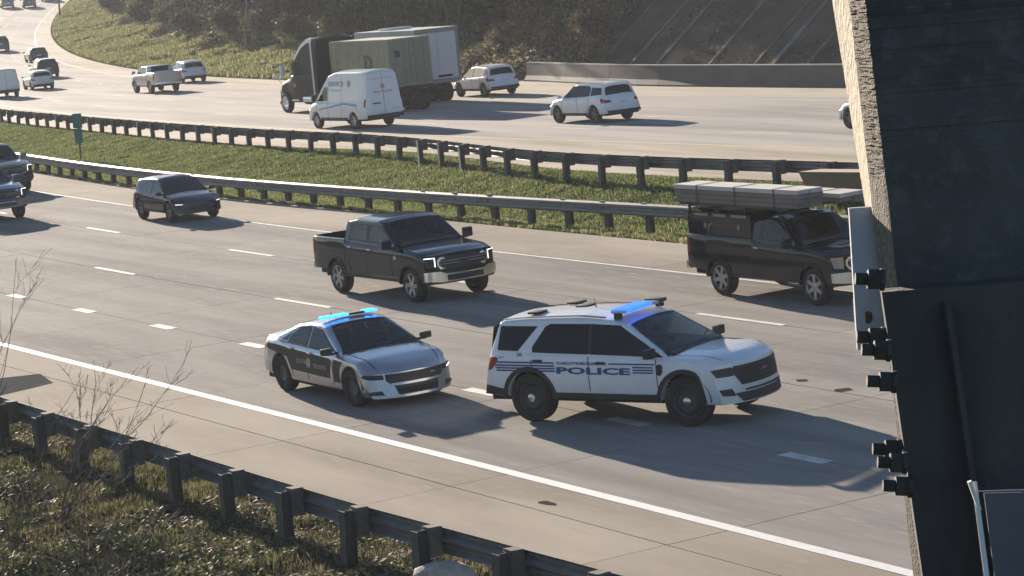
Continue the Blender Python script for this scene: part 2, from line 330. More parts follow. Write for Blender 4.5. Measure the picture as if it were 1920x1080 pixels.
# raised pale strips running up the embankment
M_slope_strip = noisy('pale_strip_surface', (.24, .21, .175), (.15, .13, .11), 2.2, .9, bump=.4, c3=(.11, .09, .07), s3=.5, lo3=.35, hi3=.55)
for (u, v, w_) in ((1158, 129, .35), (1225, 128, .45), (1330, 129, .25), (1412, 130, .22), (1440, 131, .4), (1090, 128, .3), (1510, 131, .2)):
    P = hit(u, v + 25, zF); s0 = float(P[:2] @ E_); d = np.arange(.5, 16, .5)
    G = []
    for ss in (s0 - w_/2, s0 + w_/2):
        qq = qEdgeFar(ss) - d; x = ss * E_[0] + qq * N_[0]; y = ss * E_[1] + qq * N_[1]; G.append(np.stack([x, y, terrain(x, y) + .10], -1))
    G = np.stack(G, 0); mb = MB(); mb.grid(G)
    for side in (0, 1): mb.grid(np.stack([G[side], G[side] - np.array([0, 0, .3])], 0))
    o = mb.build('slope_strip', M_slope_strip); o['kind'] = 'structure'

# ------------------------------------------------------------------ guardrails
prof = [(a, b * 1.15) for a, b in [(.0, .0), (.018, -.012), (.075, -.045), (.075, -.095), (.01, -.135), (.01, -.175), (.075, -.215), (.075, -.265), (.018, -.298), (.0, -.31)]]
def zframe(s, q, z): xy = sq2xy(s, q); return Matrix(((E_[0], N_[0], 0, xy[0]), (E_[1], N_[1], 0, xy[1]), (0, 0, 1, z), (0, 0, 0, 1)))
pb = MB(); pb.box(-.10, .10, -.09, -.078, -1.1, .74); pb.box(-.10, .10, .078, .09, -1.1, .74); pb.box(-.006, .006, -.078, .078, -1.1, .74)
def guardrail(name, qf, zf, s0, s1, sp, road, label, phase=None, top=.76, zoff=0.0, blk=(.22, .075), mp=M_post, mr=M_steel):
    """road: +1 when the traffic side is towards +q, -1 otherwise"""
    root = empty(name, tuple(sq2xy(s1, float(qf(s1)))) + (0,)); meta(root, label, 'guardrail')
    inv = Matrix.Translation(root.location).inverted()
    def z0(s, q): x, y = sq2xy(s, q); return float(zf(x, y)) + zoff
    n = int((s1 - s0) / sp)
    pm = bm_ = None
    for i in range(n):
        s = s1 - (i + .5) * sp; q = float(qf(s)); slope = (float(qf(s + .5)) - float(qf(s - .5)))
        z = z0(s, q) + random.uniform(-.012, .012)
        M = zframe(s, q, z) @ Matrix.Rotation(slope + random.uniform(-.09, .09), 4, 'Z') @ Matrix.Rotation(random.uniform(-.035, .035), 4, 'X') @ Matrix.Rotation(random.uniform(-.02, .02), 4, 'Y')
        if pm is None:
            p = pb.build('post', mp, root); pm = p.data
            k = MB(); y0 = road * .093; k.box(-.11, .11, min(y0, y0 + road * blk[0]), max(y0, y0 + road * blk[0]), top - .40, top + .02, bev=.012); kb = k.build('blockout', noisy('grey_timber_block', (.085, .08, .072), (.13, .12, .105), 9, .9), p); bm_ = kb.data
            p.matrix_parent_inverse = Matrix.Identity(4)
        else:
            p = link('post', pm, root); kb = link('blockout', bm_, p)
        p.matrix_local = inv @ M
    sec = sp * 2; m = int(math.ceil((s1 - s0) / sec))
    lat = road * (.093 + blk[0])
    for i in range(m):
        a = s1 - (i + 1) * sec - .12; b = s1 - i * sec; ss = np.linspace(a, b, 5); mb = MB()
        rows = []
        for (dq, dz) in prof: rows.append(np.array([[*sq2xy(x, float(qf(x)) + lat + road * dq + road * (.004 if j == 0 else 0)), z0(x, float(qf(x))) + top + dz] for j, x in enumerate(ss)]))
        G = np.stack(rows, 0); G2 = G - np.array([N_[0], N_[1], 0]) * road * .006
        mb.grid(G); mb.grid(G2, True); mb.grid(np.stack([G[0] + [0, 0, .002], G2[0] + [0, 0, .002]], 0)); mb.grid(np.stack([G[-1], G2[-1]], 0))
        for P in (0,):
            mb.v = [(v[0] - root.location.x, v[1] - root.location.y, v[2] - root.location.z) for v in mb.v]
        mb.build('rail_section', mr, root, smooth=None, fixn=False)
    return root
M_railN = noisy('dull_galvanised_steel', (.16, .165, .17), (.22, .22, .225), 5, .5, metal=.6, c3=(.12, .115, .11), s3=1.4)
guardrail('guardrail', qG1, zN, -62, -12, 2.05, -1, 'grey guardrail along the near shoulder at the lower left, seen from behind its posts', blk=(.20, .075), mr=M_railN)
for sx in (-33.18, -31.13, -29.08):
    pass
guardrail('guardrail', qG2, zN, -230, -34, 1.95, +1, 'grey guardrail on the near edge of the grass median, behind the dark pickups', blk=(.12, .05))
guardrail('guardrail', qG3, zF, -330, -57.5, 2.33, -1, 'dark guardrail along the far carriageway at the top of the grassy median slope', blk=(.2, .07), mr=M_railN)
# ------------------------------------------------------------------ concrete barrier under the embankment
root = empty('concrete_barrier', tuple(sq2xy(-95, -72.6)) + (0,)); meta(root, 'long grey concrete barrier wall at the foot of the brown embankment', 'barrier')
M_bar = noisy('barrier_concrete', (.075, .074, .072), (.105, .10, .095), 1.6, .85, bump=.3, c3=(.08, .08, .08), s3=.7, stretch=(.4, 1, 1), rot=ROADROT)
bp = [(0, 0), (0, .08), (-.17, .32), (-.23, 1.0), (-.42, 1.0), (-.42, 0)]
M_sunlit_cap = noisy('sunlit_cap_tone', (.34, .32, .28), (.42, .40, .36), 3, .9)  # pale added strip paints the sunlit top above the darkened shaded face
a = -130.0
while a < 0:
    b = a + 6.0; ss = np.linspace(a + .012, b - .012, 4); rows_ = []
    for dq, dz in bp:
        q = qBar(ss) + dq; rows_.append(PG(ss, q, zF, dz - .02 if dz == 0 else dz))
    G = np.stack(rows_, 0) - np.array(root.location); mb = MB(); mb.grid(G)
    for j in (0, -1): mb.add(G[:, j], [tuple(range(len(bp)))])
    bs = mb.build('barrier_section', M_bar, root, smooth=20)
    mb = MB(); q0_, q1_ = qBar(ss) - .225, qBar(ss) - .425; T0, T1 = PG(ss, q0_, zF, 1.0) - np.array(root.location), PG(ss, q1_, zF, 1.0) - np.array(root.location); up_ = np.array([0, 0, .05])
    mb.grid(np.stack([T0, T0 + up_, T1 + up_, T1], 0)); mb.build('sunlit_cap_strip', M_sunlit_cap, bs); a = b
# ------------------------------------------------------------------ structure beside the lens (bridge pier, girder, bracket)
def at(u, v, dep): return CAMP + (FW_ + RT_ * (u - 960) / FPX + UP_ * (540 - v) / FPX) * dep
def edge(p0, p1, dep, n0=-900, n1=9000):    # straight edge through two pixels of the photograph, continued up and down
    (u0, v0), (u1, v1) = p0, p1; f = lambda v: (u0 + (u1 - u0) * (v - v0) / (v1 - v0), v); return at(*f(v0), dep), at(*f(v1), dep)
def line_z(A, B, z): t = (z - A[2]) / (B[2] - A[2]); return A + (B - A) * t
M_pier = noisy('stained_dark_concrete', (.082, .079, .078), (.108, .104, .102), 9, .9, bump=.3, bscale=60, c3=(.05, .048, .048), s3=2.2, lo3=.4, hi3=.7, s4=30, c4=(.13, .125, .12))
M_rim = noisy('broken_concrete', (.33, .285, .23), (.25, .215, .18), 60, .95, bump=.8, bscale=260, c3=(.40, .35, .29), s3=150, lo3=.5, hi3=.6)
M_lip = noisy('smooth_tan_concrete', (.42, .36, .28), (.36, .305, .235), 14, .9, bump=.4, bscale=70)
zt, zb = 12.0, CAMZ - 9.6
BL = edge((1560, 0), (1647, 540), 4.20); RG = edge((1592, 0), (1650, 520), 4.03); FR = edge((1622, 0), (1679, 500), 3.96)
root = empty('bridge_pier', (.6, 4.0, terrain(.6, 4.0))); meta(root, 'dark concrete bridge pier filling the right edge, with a sunlit broken tan rim', 'bridge pier')
L0 = Vector(root.location)
zz = np.concatenate([[zb], np.linspace(CAMZ - .72, CAMZ - .4, 4), np.linspace(CAMZ - .385, CAMZ - .1, 170), [CAMZ, zt]])
def col(Ed, dx=0, dy=0): return np.array([line_z(Ed[0], Ed[1], z) + np.array([dx, dy, 0]) for z in zz]) - np.array(L0)
b_, r_, f_ = col(BL), col(RG), col(FR)
far_r = col(FR, 1.5, .12); far_b = col(BL, 1.6, .3)
nz = rng.normal(0, 1, (len(zz), 7))
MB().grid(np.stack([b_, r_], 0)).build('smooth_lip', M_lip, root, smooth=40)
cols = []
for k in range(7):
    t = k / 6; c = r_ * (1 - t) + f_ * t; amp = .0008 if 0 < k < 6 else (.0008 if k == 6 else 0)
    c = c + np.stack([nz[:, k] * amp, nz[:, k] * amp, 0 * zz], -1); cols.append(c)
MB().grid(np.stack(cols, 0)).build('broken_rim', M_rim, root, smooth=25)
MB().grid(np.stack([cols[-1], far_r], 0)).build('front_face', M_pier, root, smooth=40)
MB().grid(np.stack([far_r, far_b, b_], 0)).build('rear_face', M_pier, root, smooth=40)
# dark steel girder bolted on in front
M_rust = noisy('dark_rusted_steel', (.066, .060, .057), (.088, .080, .075), 7, .9, bump=.3, bscale=30, c3=(.045, .042, .04), s3=2.6, stretch=(1, 1, .25))
M_boltm = noisy('bolt_steel', (.05, .048, .045), (.085, .08, .075), 40, .6, metal=.4)
root = empty('steel_girder', (.6, 3.8, terrain(.6, 3.8))); meta(root, 'dark rusted steel girder at the lower right, seven bolts sticking out of its left edge', 'girder')
L0 = np.array(root.location)
Ef = edge((1652, 540), (1730, 1080), 3.90); Eb = edge((1649, 540), (1727, 1080), 3.94)
ztop = at(1652, 548, 3.9)[2]
def quad_col(E0, z, dx=0, dy=0): return line_z(E0[0], E0[1], z) + np.array([dx, dy, 0]) - L0
V = []
for z in (zb, ztop): V += [quad_col(Ef, z), quad_col(Ef, z, .9, .02), quad_col(Eb, z, .9, .02), quad_col(Eb, z)]
MB().add(V, [(0, 1, 5, 4), (1, 2, 6, 5), (2, 3, 7, 6), (3, 0, 4, 7), (4, 5, 6, 7), (0, 3, 2, 1)]).build('flange', M_rust, root)
V = []
for z in (zb, ztop - .02): V += [quad_col(Ef, z, .085, -.035), quad_col(Ef, z, .093, -.035), quad_col(Ef, z, .093, .0), quad_col(Ef, z, .085, .0)]
MB().add(V, [(0, 1, 5, 4), (1, 2, 6, 5), (2, 3, 7, 6), (3, 0, 4, 7), (4, 5, 6, 7), (0, 3, 2, 1)]).build('web_stiffener', M_rust, root)
axis = Vector(-RT_ * 1.0 + UP_ * .03).normalized()
for (u, v, dep) in ((1650, 524, 3.86), (1652, 633, 3.93), (1662, 657, 3.86), (1672, 716, 3.86), (1682, 843, 3.93), (1692, 868, 3.86), (1702, 912, 3.86)):
    P = Vector(at(u, v, dep)) - Vector(L0); mb = MB()
    mb.tube([P + axis * .0, P + axis * .018, P + axis * .0182, P + axis * .036], [.0155, .0155, .0095, .0095], n=6)
    mb.tube([P - axis * .006, P], [.0165, .0165], n=12)
    mb.build('bolt', M_boltm, root)
# pale plate with a D shaped hole
M_zinc = noisy('dull_zinc_plate', (.42, .45, .50), (.36, .38, .42), 9, .55, metal=.2, bump=.08)
bm = bmesh.new()
outl = [(1592, 391), (1700, 383), (1712, 648), (1608, 656)]; hole = [(1622, 585), (1630, 583), (1637, 588), (1638, 600), (1632, 608), (1623, 607)]
def plate(px, hp, dep, th, name, m, parent):
    mb = MB(); Ff = [at(u, v, dep) for u, v in px]; H = [at(u, v, dep) for u, v in hp]; n = len(hp)
    back = np.array([0, th, 0]); c = np.mean(hp, 0)
    def ray_out(h):                       # project hole vertices to the outline
        d = np.array(h) - c; best = None
        for i in range(4):
            a, b = np.array(px[i], float), np.array(px[(i+1) % 4], float); M2 = np.array([d, a - b]).T
            if abs(np.linalg.det(M2)) < 1e-9: continue
            t, w = np.linalg.solve(M2, a - c)
            if t > 0 and -1e-6 <= w <= 1 + 1e-6 and (best is None or t < best[0]): best = (t, i, w)
        return best
    ring = sorted([(math.atan2(*(np.array(p) - c)[::-1]), tuple(p)) for p in px] + [(math.atan2(*(np.array(h) - c)[::-1]), tuple(c + (np.array(h) - c) * ray_out(h)[0])) for h in hp])
    ringp = [r[1] for r in ring]; inner = []
    for p in ringp:
        d = np.array(p) - c; best = None
        for i in range(n):
            a, b = np.array(hp[i], float), np.array(hp[(i+1) % n], float); M2 = np.array([d, a - b]).T
            if abs(np.linalg.det(M2)) < 1e-9: continue
            t, w = np.linalg.solve(M2, a - c)
            if t > 0 and -1e-6 <= w <= 1 + 1e-6: best = t if best is None else min(best, t)
        inner.append(tuple(c + d * best))
    k = len(ringp)
    V = [at(*p, dep) for p in ringp] + [at(*p, dep) for p in inner]; V += [p + back for p in V]
    Fc = []
    for i in range(k):
        j = (i+1) % k
        Fc += [(i, j, k+j, k+i), (2*k+i, 3*k+i, 3*k+j, 2*k+j), (i, 2*k+i, 2*k+j, j), (k+i, k+j, 3*k+j, 3*k+i)]
    mb.add(V, Fc); return mb.build(name, m, parent)
o = plate(outl, hole, 4.06, .012, 'bracket_plate', M_zinc, None); meta(o, 'pale blue-grey metal plate with a D-shaped hole, fixed behind the topmost bolts', 'bracket')
mb = MB(); V = [Vector(at(u, v, 4.085)) for u, v in ((1600, 560), (1700, 560), (1700, 630), (1604, 630))]; V += [v + Vector((0, .006, 0)) for v in V]
mb.add(V, [(0, 1, 2, 3), (4, 7, 6, 5), (0, 4, 5, 1), (1, 5, 6, 2), (2, 6, 7, 3), (3, 7, 4, 0)]); mb.build('hole_dark_fill', M_rust, o)  # dark sheet added behind the hole to paint its shaded recess
# white frame with a thin rod at the bottom right corner, blue-grey panel behind it
M_wpaint = noisy('chalky_white_paint', (.72, .70, .66), (.58, .56, .52), 20, .6)
root = empty('sign_frame', tuple(at(1850, 1080, 3.5))); meta(root, 'white steel sign frame with a thin rod and dark blue-grey panel, bottom right corner', 'sign frame')
L0 = Vector(root.location)
T = Vector(at(1827, 904, 3.55)) - L0; dn = (Vector(at(1850, 1080, 3.5)) - Vector(at(1827, 904, 3.55))).normalized()
mb = MB(); mb.tube([T + Vector((0, 0, .0)), T + dn * .5, T + dn * 9.0], [.0036, .0036, .0036], n=10); mb.build('post', M_wpaint, root)
mb = MB(); P0 = Vector(at(1834, 921, 3.54)) - L0; P1 = Vector(at(2300, 905, 3.54)) - L0; mb.tube([P0, P1], .0009, n=8); mb.build('rod', M_wpaint, root)
mb = MB(); A0 = Vector(at(1822, 902, 3.53)) - L0; A1 = Vector(at(1841, 955, 3.53)) - L0; A2 = Vector(at(1834, 957, 3.53)) - L0; A3 = Vector(at(1815, 905, 3.53)) - L0; bk = Vector((0, .008, 0))
V = [A0, A1, A2, A3]; V = V + [v + bk for v in V]; mb.add(V, [(0, 1, 2, 3), (4, 7, 6, 5), (0, 4, 5, 1), (1, 5, 6, 2), (2, 6, 7, 3), (3, 7, 4, 0)]); mb.build('clamp', M_wpaint, root)
M_panel = noisy('blue_grey_panel', (.075, .085, .11), (.095, .105, .13), 12, .6)
px = [(1845, 925), (2300, 912), (2390, 1700), (1945, 1700)]; V = [Vector(at(u, v, 3.62)) - L0 for u, v in px]; V = V + [v + Vector((0, .004, 0)) for v in V]
MB().add(V, [(0, 1, 2, 3), (4, 7, 6, 5), (0, 4, 5, 1), (1, 5, 6, 2), (2, 6, 7, 3), (3, 7, 4, 0)]).build('panel', M_panel, root)
# ------------------------------------------------------------------ vehicles
M_tyre = noisy('tyre_rubber', (.022, .022, .022), (.035, .034, .032), 20, .85, spec=.3)
M_black = mat('black_plastic', (.018, .018, .02), .55)
M_under = mat('underbody_black', (.012, .012, .013), .9)
M_seam = mat('panel_gap', (.01, .01, .012), .8)
M_glass = mat('tinted_glass', (.004, .006, .009), .05, spec=.35)
M_glassb = mat('clear_tinted_glass', (.02, .028, .03), .05, spec=.5)
M_chrome = mat('chrome', (.62, .62, .62), .18, 1.0)
M_alloy = noisy('alloy_wheel', (.38, .38, .39), (.30, .30, .31), 12, .35, metal=.7)
M_steelw = mat('black_steel_wheel', (.03, .03, .032), .5)
M_lamp = mat('lamp_glass', (.30, .31, .33), .12, .3, coat=1)
M_lampd = mat('dark_lamp_glass', (.02, .02, .024), .35, .0, coat=.1, spec=.3)
M_red = mat('red_lamp_glass', (.32, .008, .014), .45, coat=0, spec=.2)
M_orange = mat('amber_lamp_glass', (.75, .28, .05), .25, coat=1)
M_plate = mat('number_plate', (.62, .63, .64), .5)
M_drl = mat('running_light', (.9, .9, .95), .3, emis=(1, 1, 1), es=.9)
M_blueE = mat('blue_beacon_lit', (.05, .25, .9), .25, emis=(.02, .25, 1.0), es=1.7)
M_blueD = mat('blue_beacon_deep', (.02, .05, .6), .25, emis=(.01, .06, 1.0), es=2.0)
M_int = mat('cabin_trim', (.10, .095, .09), .8)
M_seat = mat('seat_fabric', (.06, .058, .056), .9)
def paint(name, col, metal=.35, rough=.32, dirt=.0):
    if name in MATS: return MATS[name]
    m = noisy(name, col, tuple(c * .93 for c in col), 3, rough, metal=metal, coat=.5 if max(col) > .1 else .75, bump=0, spec=.25 if max(col) > .1 else .05)
    nt, nd, lk, b = nodes_of(m); src = b.inputs['Base Color'].links[0].from_socket           # road film on the lower body
    tc = nd.new('ShaderNodeTexCoord'); sx = nd.new('ShaderNodeSeparateXYZ'); lk.new(tc.outputs['Object'], sx.inputs[0])
    mr = nd.new('ShaderNodeMapRange'); mr.inputs[1].default_value = .85; mr.inputs[2].default_value = .25; mr.inputs[3].default_value = 0; mr.inputs[4].default_value = 1; lk.new(sx.outputs[2], mr.inputs[0])
    n = nd.new('ShaderNodeTexNoise'); n.inputs['Scale'].default_value = 4; n.inputs['Detail'].default_value = 7; lk.new(tc.outputs['Object'], n.inputs['Vector'])
    ml = nd.new('ShaderNodeMath'); ml.operation = 'MULTIPLY'; lk.new(mr.outputs[0], ml.inputs[0]); lk.new(n.outputs[0], ml.inputs[1]); m2 = nd.new('ShaderNodeMath'); m2.operation = 'MULTIPLY'; m2.inputs[1].default_value = .7; lk.new(ml.outputs[0], m2.inputs[0])
    mx = nd.new('ShaderNodeMix'); mx.data_type = 'RGBA'; mx.inputs[7].default_value = (.16, .15, .14, 1) if max(col) > .1 else (.018, .018, .018, 1); lk.new(m2.outputs[0], mx.inputs[0]); lk.new(src, mx.inputs[6]); lk.new(mx.outputs[2], b.inputs['Base Color'])
    return m
def clearglass(name, tint, refl=1.5):
    m = bpy.data.materials.new(name); m.use_nodes = True; nt = m.node_tree; nt.nodes.clear(); nd = nt.nodes; lk = nt.links; MATS[name] = m
    t = nd.new('ShaderNodeBsdfTransparent'); t.inputs[0].default_value = (*tint, 1); g = nd.new('ShaderNodeBsdfGlossy'); g.inputs['Roughness'].default_value = .04; f = nd.new('ShaderNodeFresnel'); f.inputs[0].default_value = refl
    x = nd.new('ShaderNodeMixShader'); o = nd.new('ShaderNodeOutputMaterial'); lk.new(f.outputs[0], x.inputs[0]); lk.new(t.outputs[0], x.inputs[1]); lk.new(g.outputs[0], x.inputs[2]); lk.new(x.outputs[0], o.inputs[0]); return m
M_clear = clearglass('windscreen_glass', (.52, .57, .57)); M_clears = clearglass('side_glass', (.34, .39, .42))
def inpoly(p, poly):
    x, y = p; c = False; n = len(poly)
    for i in range(n):
        (x1, y1), (x2, y2) = poly[i], poly[(i+1) % n]
        if (y1 > y) != (y2 > y) and x < (x2-x1)*(y-y1)/(y2-y1)+x1: c = not c
    return c
def inset(poly, w):
    A = sum(poly[i][0]*poly[(i+1) % len(poly)][1]-poly[(i+1) % len(poly)][0]*poly[i][1] for i in range(len(poly))); sg = 1 if A > 0 else -1; n = len(poly); out = []
    for i in range(n):
        a, b, c = (Vector(poly[(i+k) % n]) for k in (-1, 0, 1)); d1 = (b-a).normalized(); d2 = (c-b).normalized(); n1 = Vector((-d1.y, d1.x))*sg; n2 = Vector((-d2.y, d2.x))*sg; m = (n1+n2); m = m/max(.35, m.dot(n1)) if m.length else n1; out.append((b.x+m.x*w, b.y+m.y*w))
    return out
class Car:
    """a body lofted along its length; local +X forward, +Y left, origin on the ground between the axles"""
    def __init__(s, **k):
        s.__dict__.update(dict(W=1.9, sill=.30, sillF=.24, sillR=.34, tum=.36, belt_in=.03, side_in=.06, mid=.66, cf=.36, pf=2.6, leanf=0.0, cr=.22, pr=3.0, leanr=0.0, wr=.35, wt=.24, arch=.055, crown=.05, hcrown=.07, bed=None, rail=1.38, floor=.9, zlean=.6, capF=None))
        s.hs = []; s.ht = []; s.__dict__.update(k); s.hw = s.W / 2
    def plan(s, x):
        T = [(s.xr, .955), (s.xr + .25, .985), (s.xr + .8, 1), (s.xf - .9, 1), (s.xf - .35, .985), (s.xf, .955)]
        return s.hw * sm(x, T, .05)
    def zb(s, x): return float(sm(x, s.ZB, .13 if x > s.xF - .4 else s.__dict__.get('rb', .05)))
    def zc(s, x): return float(sm(x, s.ZC, .13 if x > s.xF - .1 else s.__dict__.get('rc', .035)))
    def zlow(s, x):
        z = float(tab(x, [(s.xr, s.sillR), (s.xR - .5, s.sillR - .04), (s.xR, s.sill), (s.xF, s.sill), (s.xF + .5, s.sillF), (s.xf, s.sillF)]))
        for xa in (s.xF, s.xR):
            R = s.wr + s.arch; d = R * R - (x - xa) ** 2
            if d > 0: z = max(z, s.wr + math.sqrt(d))
        return z
    def ylow(s, x, z):                     # body side below the belt
        h = s.plan(x); b = s.zb(x)
        if z < s.mid: return h - s.side_in * ((s.mid - z) / max(s.mid - .2, .1)) ** 2
        return h - s.belt_in * ((z - s.mid) / max(b - s.mid, .1)) ** 2
    def side(s, x, z):
        b = s.zb(x)
        if z <= b: y = s.ylow(x, z)
        else: y = s.ylow(x, b) - .025 - s.tum * (z - b) - .02 * (z - b) ** 2
        return y
    def corner(s, x):                      # roof or bonnet edge
        c = s.zc(x); b = s.zb(x)
        if c - b < s.hcrown * 1.5: zc_ = b + max(0, (c - b)) * .35; return s.side(x, b) - .05, zc_
        zc_ = c - s.crown; return s.side(x, zc_) - .035, zc_
    def topz(s, x, f):                     # f = y / corner width
        y, z = s.corner(x); c = s.zc(x); return z + (c - z) * (1 - abs(f) ** 2.4)
    def warp(s, p):
        x, y, z = p; a = min(1, abs(y) / s.hw)
        t = min(1, max(0, (x - (s.xf - .75)) / .75)); t = t * t * (3 - 2 * t)
        if t > 0: x -= t * (s.cf * a ** s.pf + s.leanf * (z - s.zlean))
        t = min(1, max(0, ((s.xr + .6) - x) / .6)); t = t * t * (3 - 2 * t)
        if t > 0: x += t * (s.cr * a ** s.pr + s.leanr * (z - s.zlean))
        return (x, y, z)
    def section(s, x, bed=False):
        h = s.plan(x); zl = s.zlow(x); b = s.zb(x); P = [(h * .80, zl + .01), (s.ylow(x, zl) - .03, zl)]
        if bed:
            b = s.rail
            for k in range(8):
                z = zl + .015 + (b - .05 - zl) * k / 7; P.append((s.ylow(x, min(z, s.zb(x))), z))
            y = P[-1][1 - 1]; P += [(y - .012, b - .012), (y - .03, b), (y - .07, b), (y - .085, b - .01)]
            yi = y - .09
            for z in (b - .08, b - .25, s.floor + .1, s.floor): P.append((yi, z))
            for t in np.linspace(.95, 0, 14): P.append((yi * t, s.floor))
            return P
        for k in range(8):
            z = zl + .015 + (b - .05 - zl) * k / 7; P.append((s.ylow(x, z), z))
        yb = s.ylow(x, b); P += [(yb - .006, b - .02), (yb - .025, b - .0)]
        cy, cz = s.corner(x)
        if cz - b > .1:
            for t in (.04, .15, .27, .39, .51, .63, .75, .86, .95): z = b + (cz - .05 - b) * t; P.append((s.side(x, z), z))
            P.append((s.side(x, cz - .03), cz - .03)); P.append((cy + .008, cz - .006))
        else:
            for t in np.linspace(.08, .94, 11): P.append((yb - .025 - (yb - .025 - cy) * t, b + (cz - b) * t))
        for f in (1.0, .96, .91, .85, .75, .6, .4, .2, 0): P.append((cy * f, s.topz(x, f)))
        return P
    def stations(s, x0, x1):
        X = set(np.round(np.linspace(x0, x1, int((x1 - x0) / (.05 if s.hs or s.ht else .085)) + 2), 4))
        for xa in (s.xF, s.xR):
            R = s.wr + s.arch
            for k in range(0, 17):
                x = xa - R * math.cos(math.pi * k / 16)
                if x0 < x < x1: X.add(round(x, 4))
            for e in (-R - .004, R + .004):
                if x0 < xa + e < x1: X.add(round(xa + e, 4))
        for x, _ in s.ZC + s.ZB:
            for d in (-.02, .02):
                if x0 < x + d < x1: X.add(round(x + d, 4))
        return sorted(X)
    def body(s, m, parent, name='body'):
        mb = MB(); secs = []
        if s.bed is not None:
            for x in s.stations(s.xr, s.bed - .012): secs.append((x, s.section(x, True)))
            for x in s.stations(s.bed, s.xf): secs.append((x, s.section(x)))
        else:
            for x in s.stations(s.xr, s.xf): secs.append((x, s.section(x)))
        n = len(secs[0][1]); G = []; F9 = (1.0, .96, .91, .85, .75, .6, .4, .2, 0)
        for x, P in secs:
            ring = [(x, y, z) for y, z in P] + [(x, -y, z) for y, z in P[::-1][1:]]
            G.append([s.warp(p) for p in ring])
        GG = np.array(G); na, nb = GG.shape[:2]; Fc = []
        for i in range(na - 1):
            for j in range(nb - 1):
                jj = [min(k, nb - 1 - k) for k in (j, j + 1)]; skip = False
                if (s.hs or s.ht) and (s.bed is None or secs[i][0] > s.bed):
                    if max(jj) <= n - 10:
                        q = [(secs[a][0], secs[a][1][k][1]) for a in (i, i + 1) for k in jj]; skip = any(all(inpoly(p, h) for p in q) for h in s.hs)
                    elif min(jj) >= n - 9:
                        q = [(secs[a][0], F9[k - (n - 9)]) for a in (i, i + 1) for k in jj]; skip = any(all(inpoly((p[0], min(p[1], .999)), h) for p in q) for h in s.ht)
                if not skip: Fc.append((i*nb+j, (i+1)*nb+j, (i+1)*nb+j+1, i*nb+j+1))
        mb.add(GG.reshape(-1, 3), Fc)
        for idx in (0, -1):                # end faces
            x, P = secs[idx]; lim = len(P) - 1
            if idx == 0 and s.bed is not None:   # tailgate: outer face and thickness
                rows_ = [[(x, y * f, z) for f in np.linspace(-1, 1, 13)] for y, z in P[:14]]
                mb.grid(np.array([[s.warp(p) for p in r] for r in rows_]))
                yi = P[13][0]; zt_ = s.rail
                inn = [[(x + t, yi * f, zz) for f in np.linspace(-1, 1, 5)] for t, zz in ((0, zt_ - .005), (.06, zt_ - .005), (.06, s.floor))]
                mb.grid(np.array([[s.warp(p) for p in r] for r in inn])); continue
            rows_ = [[(x, y * f, z) for f in np.linspace(-1, 1, 15)] for y, z in P]
            mb.grid(np.array([[s.warp(p) for p in r] for r in rows_]))
        return mb.build(name, m, parent, smooth=38)
    # ---- patches that lie on the body surface
    def _poly(s, poly, fmap, m, name, parent, cell=.12, th=.012):
        bm = bmesh.new(); vs = [bm.verts.new((a, b, 0)) for a, b in poly]; bm.faces.new(vs)
        P = np.array(poly); lo, hi = P.min(0), P.max(0)
        for ax in (0, 1):
            k = int((hi[ax] - lo[ax]) / cell)
            for i in range(1, k + 1):
                c = lo[ax] + (hi[ax] - lo[ax]) * i / (k + 1); co = Vector((0, 0, 0)); co[ax] = c; no = Vector((0, 0, 0)); no[ax] = 1
                bmesh.ops.bisect_plane(bm, geom=bm.verts[:] + bm.edges[:] + bm.faces[:], plane_co=co, plane_no=no)
        bnd = [e for e in bm.edges if e.is_boundary]
        if th:
            r = bmesh.ops.extrude_edge_only(bm, edges=bnd); newv = [g for g in r['geom'] if isinstance(g, bmesh.types.BMVert)]
            for v in newv: v.co.z = -th
        mb = MB(); bm.verts.ensure_lookup_table(); bm.verts.index_update()
        V = [s.warp(fmap(v.co.x, v.co.y, v.co.z)) for v in bm.verts]
        mb.add(V, [tuple(v.index for v in f.verts) for f in bm.faces]); bm.free()
        return mb.build(name, m, parent, smooth=40)
    def frit(s, name, poly, w, parent, where='side', sg=-1, off=.010, dx=.6):
        q = inset([(a, b * (.75 if where == 'top' else 1)) for a, b in poly], w); q = [(a, b / (.75 if where == 'top' else 1)) for a, b in q]; n = len(poly); mb = MB()
        fm = (lambda x, z: (x, sg * (s.side(x, z) + off), z)) if where == 'side' else (lambda x, f: (x + off * dx, f * s.corner(x)[0], s.topz(x, f) + off))
        for i in range(n):
            j = (i + 1) % n; k = 10; o_ = [s.warp(fm(poly[i][0] + (poly[j][0]-poly[i][0])*t/k, poly[i][1] + (poly[j][1]-poly[i][1])*t/k)) for t in range(k+1)]; p_ = [s.warp(fm(q[i][0] + (q[j][0]-q[i][0])*t/k, q[i][1] + (q[j][1]-q[i][1])*t/k)) for t in range(k+1)]
            mb.grid(np.array([o_, p_]))
        return mb.build(name, M_black, parent)
    def pside(s, name, poly, m, parent, sg=-1, off=.006, **k):
        return s._poly(poly, lambda x, z, d: (x, sg * (s.side(x, z) + off + d), z), m, name, parent, **k)
    def pfront(s, name, poly, m, parent, off=.008, **k):
        return s._poly(poly, lambda y, z, d: (s.xf + off + d, y, z), m, name, parent, cell=.08, **k)
    def prear(s, name, poly, m, parent, off=.008, **k):
        return s._poly(poly, lambda y, z, d: (s.xr - off - d, y, z), m, name, parent, cell=.08, **k)
    def ptop(s, name, poly, m, parent, off=.006, dx=.6, **k):   # poly in (x, fraction of half width)
        return s._poly(poly, lambda x, f, d: (x + off * dx, f * s.corner(x)[0], s.topz(x, f) + off + d), m, name, parent, **k)
def mirror(poly): return [(-a, b) for a, b in poly[::-1]]
